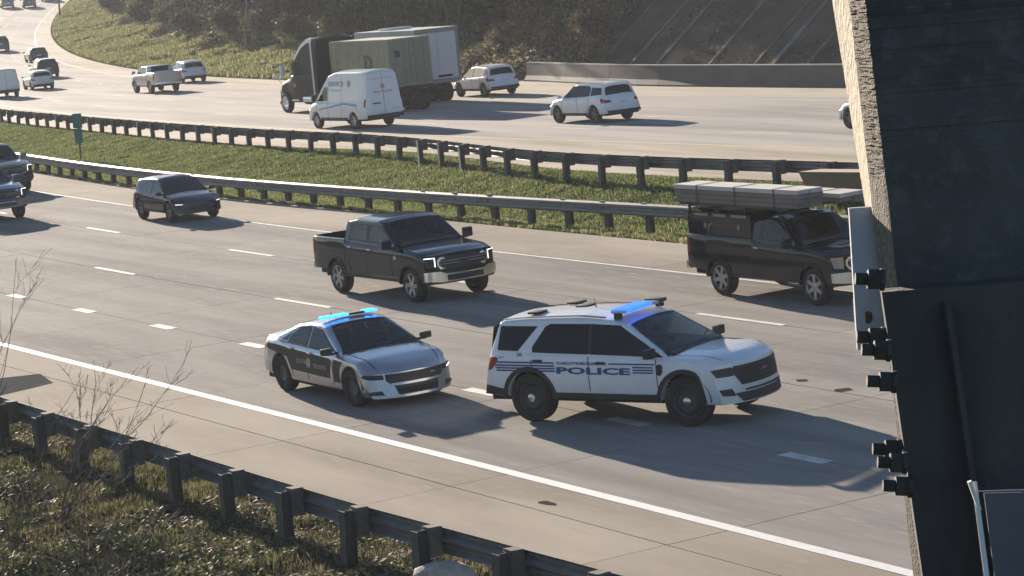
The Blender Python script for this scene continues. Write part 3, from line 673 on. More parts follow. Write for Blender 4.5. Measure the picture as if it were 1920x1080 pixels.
def wheel_mesh(R, w, style):
    """returns (tyre mesh builder, rim builder) centred on origin, outer side at +Y"""
    t = MB(); r = R * .70; h = w / 2
    t.lathe([(r, h - .02), (r + .01, h - .005), (R * .86, h), (R * .95, h - .012), (R, h - .035), (R, -h + .035), (R * .95, -h + .01), (R * .8, -h), (r, -h + .02)], 36)
    m = MB(); rr = r + .004
    m.lathe([(rr, -h + .02), (rr, h - .012), (rr - .012, h - .008), (rr - .022, h - .03), (rr - .03, h - .05)], 36)
    dk = MB(); dk.lathe([(rr - .01, h - .085), (.03, h - .085), (0, h - .085)], 24)
    if style == 'steel':
        m.lathe([(rr - .028, h - .05), (rr * .78, h - .075), (rr * .6, h - .03), (rr * .42, h - .045), (.07, h - .05), (0, h - .05)], 24)
    else:
        n = style
        for k in range(n):
            a = 2 * math.pi * k / n; M = Matrix.Rotation(a, 4, 'Y')
            V = [M @ Vector(p) for p in ((.05, h - .045, -.05), (rr - .02, h - .03, -.045), (rr - .02, h - .03, .045), (.05, h - .045, .05), (.05, h - .08, -.05), (rr - .02, h - .07, -.045), (rr - .02, h - .07, .045), (.05, h - .08, .05))]
            m.add(V, [(0, 1, 2, 3), (4, 7, 6, 5), (0, 4, 5, 1), (1, 5, 6, 2), (2, 6, 7, 3), (3, 7, 4, 0)])
        m.lathe([(.085, h - .09), (.085, h - .045), (.06, h - .035), (0, h - .033)], 16)
    cap = MB(); cap.lathe([(.075, h - .055), (.07, h - .02), (.045, h - .008), (0, h - .005)], 16)
    return t, m, dk, cap
def add_wheels(c, root, style=5, rim=None, cap=False, steer=0.0, track=None):
    rim = rim or M_alloy; y = track or (c.hw - c.wt / 2 - .02); first = None
    for i, (x, sg) in enumerate(((c.xF, -1), (c.xR, -1), (c.xF, 1), (c.xR, 1))):
        if first is None:
            t, m, dk, cp = wheel_mesh(c.wr, c.wt, style); w = t.build('wheel', M_tyre, root, smooth=35)
            a = m.build('rim', rim, w, smooth=35); b = dk.build('brake_disc', M_under, w); kids = [a, b]
            if cap: kids.append(cp.build('hub_cap', M_chrome, w, smooth=40))
            first = (w, kids)
        else:
            w = link('wheel', first[0].data, root)
            for k in first[1]: link(k.name.split('.')[0], k.data, w)
        w.location = (x, sg * y, c.wr); st = steer if x == c.xF else 0
        w.rotation_euler = (0, random.uniform(0, 1.2), (math.pi if sg < 0 else 0) + st)
        R1 = c.wr + c.arch + .004; y0 = c.ylow(x, c.wr + R1) - .012; mb = MB(); mb.grid(np.array([[(x - R1 * math.cos(a), sg * yy, max(.2, c.wr + R1 * math.sin(a))) for a in np.linspace(0, math.pi, 17)] for yy in (y0, y0 - .42)]))
        mb.add([(x - R1 * math.cos(a), sg * (y0 - .42), max(.2, c.wr + R1 * math.sin(a))) for a in np.linspace(0, math.pi, 17)], [tuple(range(17))]); mb.build('wheel_arch_liner', M_under, root)
def underbody(c, root):
    mb = MB(); x0, x1 = c.xr + .25, c.xf - .35; hi = .62 if c.bed is None else .72
    a = c.wr + c.arch + .02; wi = c.hw - c.wt - .10
    xs = [x0, c.xR - a, c.xR + a, c.xF - a, c.xF + a, x1]; z0 = c.sill - .06
    for i in range(5):
        w = wi if i % 2 else c.hw - .12
        if xs[i+1] > xs[i]: mb.box(xs[i], xs[i+1], -w, w, z0, hi + (.14 if i % 2 else 0))
    return mb.build('underbody', M_under, root)
def mirrors(c, root, x, z, m, sz=(.13, .24, .16), stem=True):
    for sg in (-1, 1):
        y = sg * (c.side(x, z - .05) + .02); mb = MB(); o = sg * (sz[1] / 2 + .07)
        mb.box(x - sz[0]/2, x + sz[0]/2, y + o - sz[1]/2, y + o + sz[1]/2, z - sz[2]/2, z + sz[2]/2, bev=.035)
        mb.box(x - .04, x + .04, min(y - sg*.06, y + o), max(y - sg*.06, y + o), z - sz[2]/2 - .01, z - sz[2]/2 + .04)
        w = mb.build('wing_mirror', m, root, smooth=40)
def handles(c, root, pts, m, sides=(-1, 1), L=.17):
    for sg in sides:
        for x, z in pts:
            y = c.side(x, z); mb = MB(); mb.box(x - L/2, x + L/2, min(sg*(y - .01), sg*(y + .045)), max(sg*(y - .01), sg*(y + .045)), z - .017, z + .017, bev=.01); mb.build('door_handle', m, root, smooth=40)
def seam(c, root, pts, sides=(-1, 1), w=.017):
    """a shut line that follows the body side"""
    for sg in sides:
        mb = MB(); P = []
        for (x0, z0), (x1, z1) in zip(pts[:-1], pts[1:]):
            n = max(2, int(math.hypot(x1-x0, z1-z0) / .08))
            for k in range(n): P.append((x0 + (x1-x0)*k/n, z0 + (z1-z0)*k/n))
        P.append(pts[-1]); L = []; Rr = []
        for i, (x, z) in enumerate(P):
            a = P[max(0, i-1)]; b = P[min(len(P)-1, i+1)]; dx, dz = b[0]-a[0], b[1]-a[1]; l = math.hypot(dx, dz) or 1; nx, nz = -dz/l*w/2, dx/l*w/2
            L.append(c.warp((x+nx, sg*(c.side(x+nx, z+nz) + .003), z+nz))); Rr.append(c.warp((x-nx, sg*(c.side(x-nx, z-nz) + .003), z-nz)))
        mb.grid(np.array([L, Rr])); mb.build('shut_line', M_seam, root)
def bonnet_lines(c, root, x0, x1, f=.86, grille=None):
    for sg in (-1, 1): p = [(x0, sg*f - .008), (x1, sg*(f - .06) - .008), (x1, sg*(f - .06) + .008), (x0, sg*f + .008)]; c.ptop('shut_line', p, M_seam, root, off=.004, th=0)
    c.ptop('wiper_cowl', [(x0 - .07, -.9), (x0 - .01, -.9), (x0 - .01, .9), (x0 - .07, .9)], M_black, root, off=.008, th=0)
    for y0 in (-.5, .1): mb = MB(); P = [Vector(c.warp((x0 - .05 - .22*t, y0*c.hw + .62*t, c.topz(x0 - .05 - .22*t, (y0*c.hw + .62*t)/max(.1, c.corner(x0 - .05 - .22*t)[0])) + .03))) for t in (0, .5, 1)]; mb.tube(P, .009, n=4); mb.build('wiper', M_black, root)
def text_mesh(txt, size, sx=1.0, bold=0.0):
    cu = bpy.data.curves.new('txt', 'FONT'); cu.body = txt; cu.size = size; cu.offset = bold; cu.resolution_u = 2
    o = bpy.data.objects.new('txt', cu); COL.objects.link(o); dg = bpy.context.evaluated_depsgraph_get(); dg.update()
    me = bpy.data.meshes.new_from_object(o.evaluated_get(dg)); V = [(v.co.x * sx, v.co.y) for v in me.vertices]; Fc = [tuple(p.vertices) for p in me.polygons]
    bpy.data.objects.remove(o); bpy.data.curves.remove(cu); bpy.data.meshes.remove(me); return V, Fc
def lettering(c, root, name, txt, x0, z0, size, sx, m, sg=-1, bold=0.0, off=.011, width=None, where='side'):
    V, Fc = text_mesh(txt, size, sx, bold); w = max(v[0] for v in V) - min(v[0] for v in V); k = 1.0
    if width: k = width / w
    mb = MB()
    if where == 'side':
        d = 1 if sg < 0 else -1
        mb.add([c.warp((x0 + d * v[0] * k, sg * (c.side(x0 + d * v[0] * k, z0 + v[1]) + off), z0 + v[1])) for v in V], Fc)
    elif where == 'rear': mb.add([c.warp((c.xr - off - .006, x0 - v[0] * k, z0 + v[1])) for v in V], Fc)
    else: mb.add([c.warp((c.xf + off + .006, x0 + v[0] * k, z0 + v[1])) for v in V], Fc)
    return mb.build(name, m, root, fixn=False)
def cabin(c, root, xd, xs, zf, zroof, rear=True, wheel=.38):
    """dashboard, seats and steering wheel; xd dashboard x, xs front seat x, zf seat height"""
    w = c.hw - .22; mb = MB(); mb.box(xd - .35, xd + .30, -w, w, zf + .10, zf + .42, bev=.06); mb.build('dashboard', M_int, root, smooth=50)
    for x, ys in ((xs, (-1, 1)),) + (((xs - .95, (-1, 1)),) if rear else ()):
        for sg in ys:
            y = sg * (.37 if x == xs else .36); mb = MB(); mb.box(x - .25, x + .27, y - .25, y + .25, zf - .12, zf + .05, bev=.05)
            M = Matrix.Translation((x - .27, y, zf)) @ Matrix.Rotation(R_(-14), 4, 'Y'); mb.box(-.07, .07, -.24, .24, -.02, .56, bev=.05, M=M); mb.box(-.05, .05, -.13, .13, .60, .78, bev=.04, M=M); mb.build('seat', M_seat, root, smooth=50)
    mb = MB(); M = Matrix.Translation((xd - .48, .37, zf + .33)) @ Matrix.Rotation(R_(65), 4, 'Y'); P = [M @ Vector((.18 * math.cos(a), .18 * math.sin(a), 0)) for a in np.linspace(0, 2 * math.pi, 20)]; mb.tube(P, .014, n=6, cap=False); mb.tube([P[0], P[10]], .012, n=6); mb.build('steering_wheel', M_black, root)
    mb = MB(); mb.box(xd - .62, xd - .57, -.13, .13, zroof - .14, zroof - .08, bev=.01); mb.build('rear_view_mirror', M_black, root)
def ground_up(zf, x, y): e = .5; gx = float(zf(x + e, y) - zf(x - e, y)); gy = float(zf(x, y + e) - zf(x, y - e)); return Vector((-gx, -gy, 1)).normalized()
def place(root, x, y, heading, zf, scale=1.0):
    up = ground_up(zf, x, y); f = Vector((math.cos(R_(heading)), math.sin(R_(heading)), 0)); f = (f - up * f.dot(up)).normalized(); l = up.cross(f)
    root.matrix_world = Matrix(((f.x, l.x, up.x, x), (f.y, l.y, up.y, y), (f.z, l.z, up.z, float(zf(x, y))), (0, 0, 0, 1))) @ Matrix.Scale(scale, 4)
def place_px(root, c, px_r, px_f, zf, side=-1, heading=None, scale=1.0):
    """stand the vehicle on two surveyed tyre contacts of one side (-1 right, +1 left)"""
    A, B = hit(*px_r, zf), hit(*px_f, zf); d = (B - A)[:2]; h = math.degrees(math.atan2(d[1], d[0])) if heading is None else heading
    f = np.array([math.cos(R_(h)), math.sin(R_(h))]); l = np.array([-f[1], f[0]])
    mid = (A[:2] + B[:2]) / 2 - f * (c.xF + c.xR) / 2 * scale - l * side * (c.hw - .03) * scale
    place(root, mid[0], mid[1], h, zf, scale)
def place_one(root, c, px, heading, zf, corner=(0, 0), scale=1.0):
    """stand the vehicle so that its local point corner=(x, y) lies on a surveyed ground point"""
    A = hit(*px, zf)[:2]; f = np.array([math.cos(R_(heading)), math.sin(R_(heading))]); l = np.array([-f[1], f[0]])
    P = A - (f * corner[0] + l * corner[1]) * scale; place(root, P[0], P[1], heading, zf, scale)
def vehicle(name, label, cat, group=None): r = empty(name); meta(r, label, cat, group); return r
M_pw = paint('white_paint', (.78, .79, .82), 0.0, .3)
M_navy = paint('dark_blue_paint', (.004, .013, .032), .0, .2)
M_blk = paint('black_paint', (.003, .006, .012), .0, .2)
M_silver = paint('silver_paint', (.46, .47, .50), .75, .27)
M_grey = paint('grey_paint', (.13, .135, .145), .5, .3)
M_purple = paint('dark_plum_paint', (.024, .012, .032), .1, .25)
M_bluep = paint('blue_paint', (.035, .09, .18), .5, .28)
M_dpan = mat('dark_grey_vinyl', (.022, .025, .032), .5, spec=.2)
M_bluetxt = mat('blue_vinyl', (.02, .05, .22), .45)
M_dim = mat('grey_vinyl', (.22, .22, .22), .5)
M_goldish = mat('seal_vinyl', (.30, .28, .22), .5)
M_dimrim = noisy('dull_dark_alloy', (.10, .10, .105), (.14, .14, .145), 10, .5, metal=.5)
rect = lambda x0, x1, z0, z1: [(x0, z0), (x1, z0), (x1, z1), (x0, z1)]

# ================= white police utility vehicle
c = Car(W=2.0, xf=2.44, xr=-2.60, xF=1.51, xR=-1.51, wr=.41, wt=.27, sill=.42, sillF=.36, sillR=.46, mid=.80, tum=.33, crown=.05, cf=.42, pf=2.4, leanf=.16, zlean=.75, leanr=.22, cr=.26,
    ZB=[(-2.6, 1.0), (-2.5, 1.13), (-2.2, 1.17), (-1, 1.15), (.6, 1.12), (1.2, 1.10), (2.1, 1.06), (2.36, 1.01), (2.44, .98)],
    hs=[[(-.27, 1.16), (1.12, 1.13), (.82, 1.31), (.26, 1.62), (-.27, 1.64)]], ht=[[(.40, -.01), (1.20, -.01), (1.20, .97), (.40, .90)]],
    ZC=[(-2.6, 1.02), (-2.56, 1.28), (-2.42, 1.60), (-2.3, 1.70), (-1.6, 1.75), (-.6, 1.78), (.1, 1.74), (.38, 1.66), (1.22, 1.17), (1.3, 1.17), (1.9, 1.155), (2.25, 1.10), (2.38, 1.03), (2.44, .99)])
SUV = c
r = vehicle('police_suv', 'white police SUV with blue stripes and POLICE lettering, lit blue roof light bar', 'police car'); root = r
c.body(M_pw, r); underbody(c, r); add_wheels(c, r, 'steel', M_steelw, cap=True, steer=.05); mirrors(c, r, .98, 1.22, M_black)
cl = mat('black_cladding', (.022, .022, .024), .7)
c.pside('side_window', [(-2.26, 1.21), (-1.72, 1.20), (-1.36, 1.60), (-2.16, 1.60)], M_glass, r); c.pside('side_window', [(-2.26, 1.21), (-1.72, 1.20), (-1.36, 1.60), (-2.16, 1.60)], M_glass, r, 1)
for sg in (-1, 1):
    c.pside('side_window', [(-1.42, 1.18), (-.33, 1.16), (-.33, 1.64), (-1.10, 1.64), (-1.2, 1.60), (-1.44, 1.26)], M_glass, r, sg)
    c.pside('side_window', [(-.27, 1.16), (1.12, 1.13), (.82, 1.31), (.26, 1.62), (-.27, 1.64)], M_glass if sg < 0 else M_clears, r, sg)
    c.pside('door_pillar', rect(-.335, -.265, 1.165, 1.64), M_black, r, sg, off=.009)
    c.pside('rear_light', [(-2.59, .86), (-2.44, .94), (-2.16, 1.08), (-2.42, 1.11), (-2.60, 1.08)], M_red, r, sg, off=.012)
    for xa in (c.xF, c.xR):                # wheel arch trims
        R1 = c.wr + c.arch; R2 = R1 + .075; P = [(xa + R1*math.cos(a), c.wr + R1*math.sin(a)) for a in np.linspace(-.02, math.pi + .02, 15)]; Q = [(xa + R2*math.cos(a), c.wr + R2*math.sin(a)) for a in np.linspace(math.pi + .02, -.02, 15)]
        c.pside('arch_trim', P + Q, cl, r, sg, off=.012, cell=.2)
    c.pside('sill_trim', [(-1.06, .43), (1.05, .43), (1.05, .52), (-1.06, .52)], cl, r, sg, off=.012)
    c.pside('bumper_trim', [(-2.6, .47), (-1.96, .44), (-1.98, .56), (-2.6, .62)], cl, r, sg, off=.012)
    for i, z in enumerate((1.005, .955, .91, .868)):
        xr_ = -2.44 + .06 * i; c.pside('side_stripe', rect(xr_, -.98 + .01 * i, z, z + .026), M_bluetxt, r, sg, off=.009, th=0)
        if sg < 0:
            if i == 0: c.pside('side_stripe', rect(.10, .98, z - .0, z + .024), M_bluetxt, r, sg, off=.009, th=0)
            elif i < 4: c.pside('side_stripe', rect(.56, .95, z + .0, z + .024), M_bluetxt, r, sg, off=.009, th=0)
    c.pside('crest', [(1.02, .86), (1.07, .83), (1.12, .88), (1.13, 1.0), (1.07, 1.03), (1.0, 1.0)], M_dpan, r, sg, off=.010, th=0)
    c.pside('flag_decal', rect(-1.72, -1.62, 1.12, 1.17), M_goldish, r, sg, off=.009, th=0)
    seam(c, r, [(-.30, 1.13), (-.30, .56)], (sg,)); seam(c, r, [(1.0, 1.1), (1.02, .56), (.95, .5)], (sg,)); seam(c, r, [(-1.46, 1.16), (-1.42, .95), (-1.10, .62)], (sg,))
lettering(c, r, 'police_lettering', 'POLICE', -.94, .845, .150, 1.9, M_bluetxt, bold=.006, width=1.44)
lettering(c, r, 'city_lettering', 'CHARLOTTE-MECKLENBURG', -.92, .998, .06, 1.2, M_bluetxt, width=.98, bold=.002, off=.016)
lettering(c, r, 'unit_number', '6061', -2.12, 1.085, .05, 1.3, M_bluetxt, width=.14)
handles(c, r, [(-1.30, 1.05), (-.06, 1.03)], M_black)
wp = [(.40, -.90), (1.20, -.97), (1.20, .97), (.40, .90)]; c.ptop('windscreen', wp, M_clear, r, off=.012, th=0); c.frit('windscreen_seal', wp, .042, r, 'top', off=.018)
cabin(c, r, .95, .05, .78, 1.70); bonnet_lines(c, r, 1.28, 2.3)
c.ptop('roof_rail', [(-2.2, -.97), (-.1, -.97), (-.1, -.90), (-2.2, -.90)], M_black, r, off=.03); c.ptop('roof_rail', [(-2.2, .90), (-.1, .90), (-.1, .97), (-2.2, .97)], M_black, r, off=.03)
c.prear('rear_window', rect(-.66, .66, 1.2, 1.55), M_glass, r); c.prear('number_plate', rect(-.16, .16, .78, .93), M_plate, r)
c.pfront('grille', [(-.58, .64), (.58, .64), (.72, .88), (.66, .95), (-.66, .95), (-.72, .88)], M_black, r, off=.012)
c.pfront('lower_grille', [(-.62, .38), (.62, .38), (.72, .52), (-.72, .52)], cl, r, off=.014); c.pfront('push_bar', rect(-.55, .55, .545, .575), M_black, r, off=.03)
for z in (.70, .77, .84): c.pfront('grille_bar', rect(-.58, .58, z, z + .012), M_seam, r, off=.018)
c.pfront('emblem', rect(-.08, .08, .80, .845), M_chrome, r, off=.02)
for sg in (-1, 1):
    hl = [(sg * .70, .80), (sg * .93, .80), (sg * .985, .93), (sg * .70, .94)]; fl = [(sg * .72, .48), (sg * .9, .50), (sg * .93, .60), (sg * .76, .60)]
    c.pfront('headlight', hl if sg > 0 else hl[::-1], M_lampd, r, off=.012); c.pfront('fog_light_housing', fl if sg > 0 else fl[::-1], cl, r, off=.012)
mb = MB(); mb.box(.02, .30, -.66, .66, 1.79, 1.84, bev=.012); lb = mb.build('light_bar', M_chrome if False else mat('beacon_housing', (.45, .5, .58), .3, coat=.6), r, smooth=40)
for k in range(6): mb = MB(); y0 = -.62 + .135 * k; mb.box(-.005, .325, y0, y0 + .118, 1.80, 1.862, bev=.015); mb.build('blue_beacon', M_blueD, lb, smooth=40)
mb = MB(); mb.box(.0, .32, .42, .645, 1.80, 1.86, bev=.015); mb.build('dark_beacon', M_black, lb, smooth=40)
for y0 in (-.70, .62): mb = MB(); mb.box(.1, .22, y0, y0 + .08, 1.70, 1.80); mb.build('light_bar_foot', M_black, lb)
mb = MB(); mb.tube([(-.75, .1, 1.77), (-.75, .1, 1.80), (-.78, .1, 1.95)], [.02, .006, .003], n=6); mb.build('aerial', M_black, r)
for x, y in ((-1.75, -.5), (-1.6, .5), (-1.2, .15)): mb = MB(); mb.box(x, x + .22, y, y + .3, 1.745, 1.785, bev=.012); mb.build('roof_sensor', M_black, r, smooth=40)
place_px(r, c, (991, 791), (1301, 801), zN, -1, scale=1.06)
seat = M_int

# ================= silver and black police saloon
c = Car(W=1.905, xf=2.45, xr=-2.58, xF=1.52, xR=-1.53, wr=.36, wt=.24, sill=.27, sillF=.2, sillR=.34, mid=.62, tum=.46, crown=.045, cf=.44, pf=2.6, leanf=.22, zlean=.5, leanr=.12, cr=.30, side_in=.07,
    ZB=[(-2.58, .88), (-2.4, 1.0), (-1.8, 1.02), (-1.2, .99), (0, .96), (1.0, .93), (1.9, .84), (2.32, .72), (2.45, .60)],
    hs=[[(-.28, 1.005), (.92, .975), (.62, 1.10), (.12, 1.34), (-.28, 1.375)], [(-1.18, 1.03), (-.34, 1.01), (-.34, 1.375), (-.80, 1.34), (-1.12, 1.16)]], ht=[[(.20, -.01), (1.10, -.01), (1.10, .97), (.20, .88)]],
    ZC=[(-2.58, .94), (-2.52, 1.08), (-2.2, 1.12), (-1.75, 1.13), (-.95, 1.41), (-.5, 1.47), (-.1, 1.475), (.18, 1.43), (1.12, 1.01), (1.22, .985), (1.8, .92), (2.25, .80), (2.40, .70), (2.45, .63)])
r = vehicle('police_sedan', 'silver and dark grey police saloon with lit blue light bar, behind the white police SUV', 'police car')
c.body(M_silver, r); underbody(c, r); add_wheels(c, r, 'steel', M_steelw, cap=False, steer=.06); mirrors(c, r, .90, 1.03, M_black, (.11, .24, .13))
for sg in (-1, 1):
    c.pside('side_window', [(-.28, 1.005), (.92, .975), (.62, 1.10), (.12, 1.34), (-.28, 1.375)], M_clears, r, sg, th=0)
    c.pside('side_window', [(-1.18, 1.03), (-.34, 1.01), (-.34, 1.375), (-.80, 1.34), (-1.12, 1.16)], M_clears, r, sg, th=0)
    for q_ in c.hs: c.frit('window_seal', q_, .036, r, 'side', sg)
    c.pside('quarter_window', [(-1.48, 1.05), (-1.23, 1.04), (-1.16, 1.17), (-.98, 1.28)], M_glass, r, sg)
    c.pside('window_trim', [(-1.5, 1.01), (.95, .955), (.95, .972), (-1.5, 1.03)], M_black, r, sg, off=.009)
    c.pside('dark_side_panel', [(-1.02, .50), (.66, .47), (.74, .80), (.70, .86), (-2.05, .95), (-2.18, .88), (-1.98, .82), (-1.15, .74)], M_dpan, r, sg, off=.007, th=0)
    c.pside('dark_wing_panel', [(.82, .42), (1.08, .42), (1.10, .70), (1.22, .84), (.86, .86)], M_dpan, r, sg, off=.007, th=0)
    c.pside('rear_light', [(-2.56, .80), (-2.45, .82), (-2.45, .93), (-2.57, .93)], M_red, r, sg, off=.012)
    seam(c, r, [(-.31, .99), (-.31, .36)], (sg,)); seam(c, r, [(.80, .95), (.82, .45), (.76, .36)], (sg,)); seam(c, r, [(-1.28, 1.0), (-1.22, .8), (-1.02, .55), (-.98, .36)], (sg,))
lettering(c, r, 'side_lettering', 'STATE', -.74, .66, .12, 1.2, M_dim, width=.42, bold=.004)
lettering(c, r, 'side_lettering', 'TROOPER', .0, .62, .12, 1.2, M_dim, width=.56, bold=.004)
c.pside('door_seal', [(-.21 + .1*math.cos(a), .70 + .1*math.sin(a)) for a in np.linspace(0, 2*math.pi, 13)[:-1]], M_goldish, r, -1, off=.010, th=0)
c.pside('door_seal', [(-.21 + .1*math.cos(a), .70 + .1*math.sin(a)) for a in np.linspace(0, 2*math.pi, 13)[:-1]], M_goldish, r, 1, off=.010, th=0)
handles(c, r, [(-.98, .93), (-.14, .90)], M_chrome)
wp = [(.20, -.88), (1.10, -.97), (1.10, .97), (.20, .88)]; c.ptop('windscreen', wp, M_clear, r, off=.012, th=0); c.frit('windscreen_seal', wp, .04, r, 'top', off=.018); cabin(c, r, .85, -.10, .52, 1.38); bonnet_lines(c, r, 1.2, 2.3); c.ptop('rear_window', [(-1.66, -.9), (-1.0, -.84), (-1.0, .84), (-1.66, .9)], M_glass, r, off=.012, dx=-.6)
c.pfront('grille', [(-.42, .25), (.42, .25), (.46, .40), (.60, .52), (.60, .645), (-.60, .645), (-.60, .52), (-.46, .40)], M_black, r, off=.012)
c.pfront('lower_intake', [(-.40, .27), (.40, .27), (.45, .37), (-.45, .37)], M_seam, r, off=.018)
c.pfront('grille_bar', rect(-.52, .52, .43, .475), M_silver, r, off=.02); c.pfront('emblem', rect(.30, .42, .56, .58), M_dim, r, off=.02)
for sg in (-1, 1):
    hl = [(sg * .635, .55), (sg * .86, .555), (sg * .945, .60), (sg * .93, .65), (sg * .635, .638)]; fl = [(sg * .66, .26), (sg * .90, .27), (sg * .88, .33), (sg * .70, .345)]
    c.pfront('headlight', hl if sg > 0 else hl[::-1], M_lampd, r, off=.014); c.pfront('fog_light', fl if sg > 0 else fl[::-1], M_black, r, off=.014)
c.pfront('running_light', [(.80, .565), (.93, .60), (.93, .62), (.80, .59)], M_drl, r, off=.022)
c.prear('rear_light_bar', rect(-.8, .8, .80, .9), M_red, r)
mb = MB(); mb.box(-.28, -.10, -.56, .56, 1.50, 1.54, bev=.012); lb = mb.build('light_bar', M_black, r, smooth=40)
for y0, y1 in ((-.60, -.47), (-.455, -.325), (-.31, -.18), (-.165, -.03), (.33, .455), (.47, .60)): mb = MB(); mb.box(-.30, -.08, y0, y1, 1.505, 1.545, bev=.012); mb.build('blue_beacon', M_blueE, lb, smooth=40)
mb = MB(); mb.tube([(-.9, 0, 1.40), (-.95, 0, 1.50)], [.03, .004], n=6); mb.build('aerial', M_black, r)
place_px(r, c, (529, 732), (668, 764), zN, -1)

# ================= pickups
def pickup(name, label, m, crew=True, cat='pickup truck', group=None, L=(2.78, -3.10), wb=3.69, H=1.95, detail=True, chromeb=True, lamp=None):
    xF, xR = wb / 2, -wb / 2; cb = -1.32 if crew else -.42; hr = H - .06
    c = Car(W=2.03, xf=L[0], xr=L[1], xF=xF, xR=xR, wr=.41, wt=.27, sill=.52, sillF=.46, sillR=.60, mid=.95, tum=.24, crown=.05, cf=.26, pf=3.2, leanf=.05, zlean=.8, cr=.07, pr=6, arch=.075, bed=cb, hs=([[(-1.14, 1.385), (-.22, 1.365), (-.22, 1.80), (-1.02, 1.80)], [(-.14, 1.36), (1.02, 1.34), (1.02, 1.44), (.45, 1.79), (-.14, 1.80)]] if crew else [[(-.2, 1.375), (1.02, 1.35), (1.02, 1.44), (.45, 1.79), (-.12, 1.80)]]) if detail else [], ht=[[(.50, -.01), (1.24, -.01), (1.24, .97), (.50, .92)]] if detail else [], rail=1.40, floor=.86, side_in=.05, belt_in=.025,
        ZB=[(L[1], 1.36), (cb, 1.34), (cb + .3, 1.31), (1.3, 1.26), (2.4, 1.18), (L[0] - .1, 1.14), (L[0], 1.11)],
        ZC=[(L[1], 1.40), (cb - .02, 1.40), (cb, hr - .06), (cb + .1, hr), (cb + .5, H), (.25, H - .01), (.48, H - .07), (1.27, 1.36), (1.36, 1.34), (2.4, 1.28), (L[0] - .1, 1.21), (L[0], 1.16)], rc=.012)
    r = vehicle(name, label, cat, group); c.body(m, r); underbody(c, r); add_wheels(c, r, 6); mirrors(c, r, 1.12, 1.40, m, (.12, .26, .24)); gs, tt = (M_clears, 0) if detail else (M_glass, .012)
    if detail: cabin(c, r, 1.0, .05, .98, H - .08, rear=crew)
    for sg in (-1, 1):
        if crew:
            c.pside('door_pillar', rect(-.225, -.135, 1.37, 1.80), M_black, r, sg, off=.010); c.pside('rear_pillar', [(cb + .02, 1.36), (-1.145, 1.36), (-1.03, 1.82), (cb + .04, 1.82)], m, r, sg, off=.004); c.pside('side_window', [(-1.14, 1.385), (-.22, 1.365), (-.22, 1.80), (-1.02, 1.80)], gs, r, sg, th=tt); c.pside('side_window', [(-.14, 1.36), (1.02, 1.34), (1.02, 1.44), (.45, 1.79), (-.14, 1.80)], gs, r, sg, th=tt)
            seam(c, r, [(-.18, 1.33), (-.18, .6)], (sg,), .018); seam(c, r, [(-1.22, 1.34), (-1.22, .95), (-1.05, .6)], (sg,), .018)
        else: c.pside('side_window', [(-.2, 1.375), (1.02, 1.35), (1.02, 1.44), (.45, 1.79), (-.12, 1.80)], gs, r, sg, th=tt)
        for q_ in c.hs: c.frit('window_seal', q_, .036, r, 'side', sg)
        seam(c, r, [(1.05, 1.3), (1.06, .6)], (sg,), .018); seam(c, r, [(cb - .02, 1.34), (cb - .02, .55)], (sg,), .02)
        c.pside('sill_step', rect(xR + .55, xF - .55, .47, .535), M_black, r, sg, off=.02)
        for xa in (xF, xR):
            R1 = c.wr + c.arch; R2 = R1 + .045; P = [(xa + R1*math.cos(a), c.wr + R1*math.sin(a)) for a in np.linspace(0.05, math.pi - .05, 13)]; Q = [(xa + R2*math.cos(a), c.wr + R2*math.sin(a)) for a in np.linspace(math.pi - .05, .05, 13)]
            c.pside('arch_lip', P + Q, m, r, sg, off=.018, cell=.25)
        c.pside('rear_light', rect(L[1] + .01, L[1] + .13, .98, 1.32), M_red, r, sg, off=.01)
    handles(c, r, [(-1.02, 1.22), (-.02, 1.20)] if crew else [(-.22, 1.2)], M_chrome if detail else m)
    bonnet_lines(c, r, 1.36, L[0] - .2, .88)
    wp = [(.50, -.92), (1.24, -.97), (1.24, .97), (.50, .92)]; c.ptop('windscreen', wp, M_clear if detail else M_glass, r, off=.012, th=tt); c.frit('windscreen_seal', wp, .04, r, 'top', off=.018)
    c._poly(rect(-.62, .62, 1.44, 1.80), lambda y, z, d: (cb - .012 - d, y, z), M_glass, 'rear_window', r)
    c.prear('tailgate', rect(-.72, .72, .86, 1.36), m, r, off=.012); c.prear('number_plate', rect(-.16, .16, .60, .74), M_plate, r, off=.06)
    mb = MB(); mb.box(L[1] - .10, L[1] + .08, -.94, .94, .56, .76, bev=.03); mb.build('rear_bumper', M_chrome if chromeb else M_grey, r, smooth=40)
    # front end
    c.pfront('grille', [(-.62, .80), (.62, .80), (.70, .90), (.70, 1.02), (.62, 1.10), (-.62, 1.10), (-.70, 1.02), (-.70, .90)], M_black, r, off=.01)
    ring = [(-.62, .80), (.62, .80), (.70, .90), (.70, 1.02), (.62, 1.10), (-.62, 1.10), (-.70, 1.02), (-.70, .90)]
    mb = MB(); k = len(ring)
    V = [c.warp((c.xf + .03, y, z)) for y, z in ring] + [c.warp((c.xf + .03, y * .94, .95 + (z - .95) * .66)) for y, z in ring]; mb.add(V, [(i, (i+1) % k, (i+1) % k + k, i + k) for i in range(k)]); mb.build('grille_surround', M_dim if not chromeb else M_chrome, r)
    for z in (.92, .985): c.pfront('grille_bar', rect(-.63, .63, z, z + .022), M_dim, r, off=.028)
    c.pfront('emblem', rect(-.11, .11, .925, .99), M_dpan, r, off=.036)
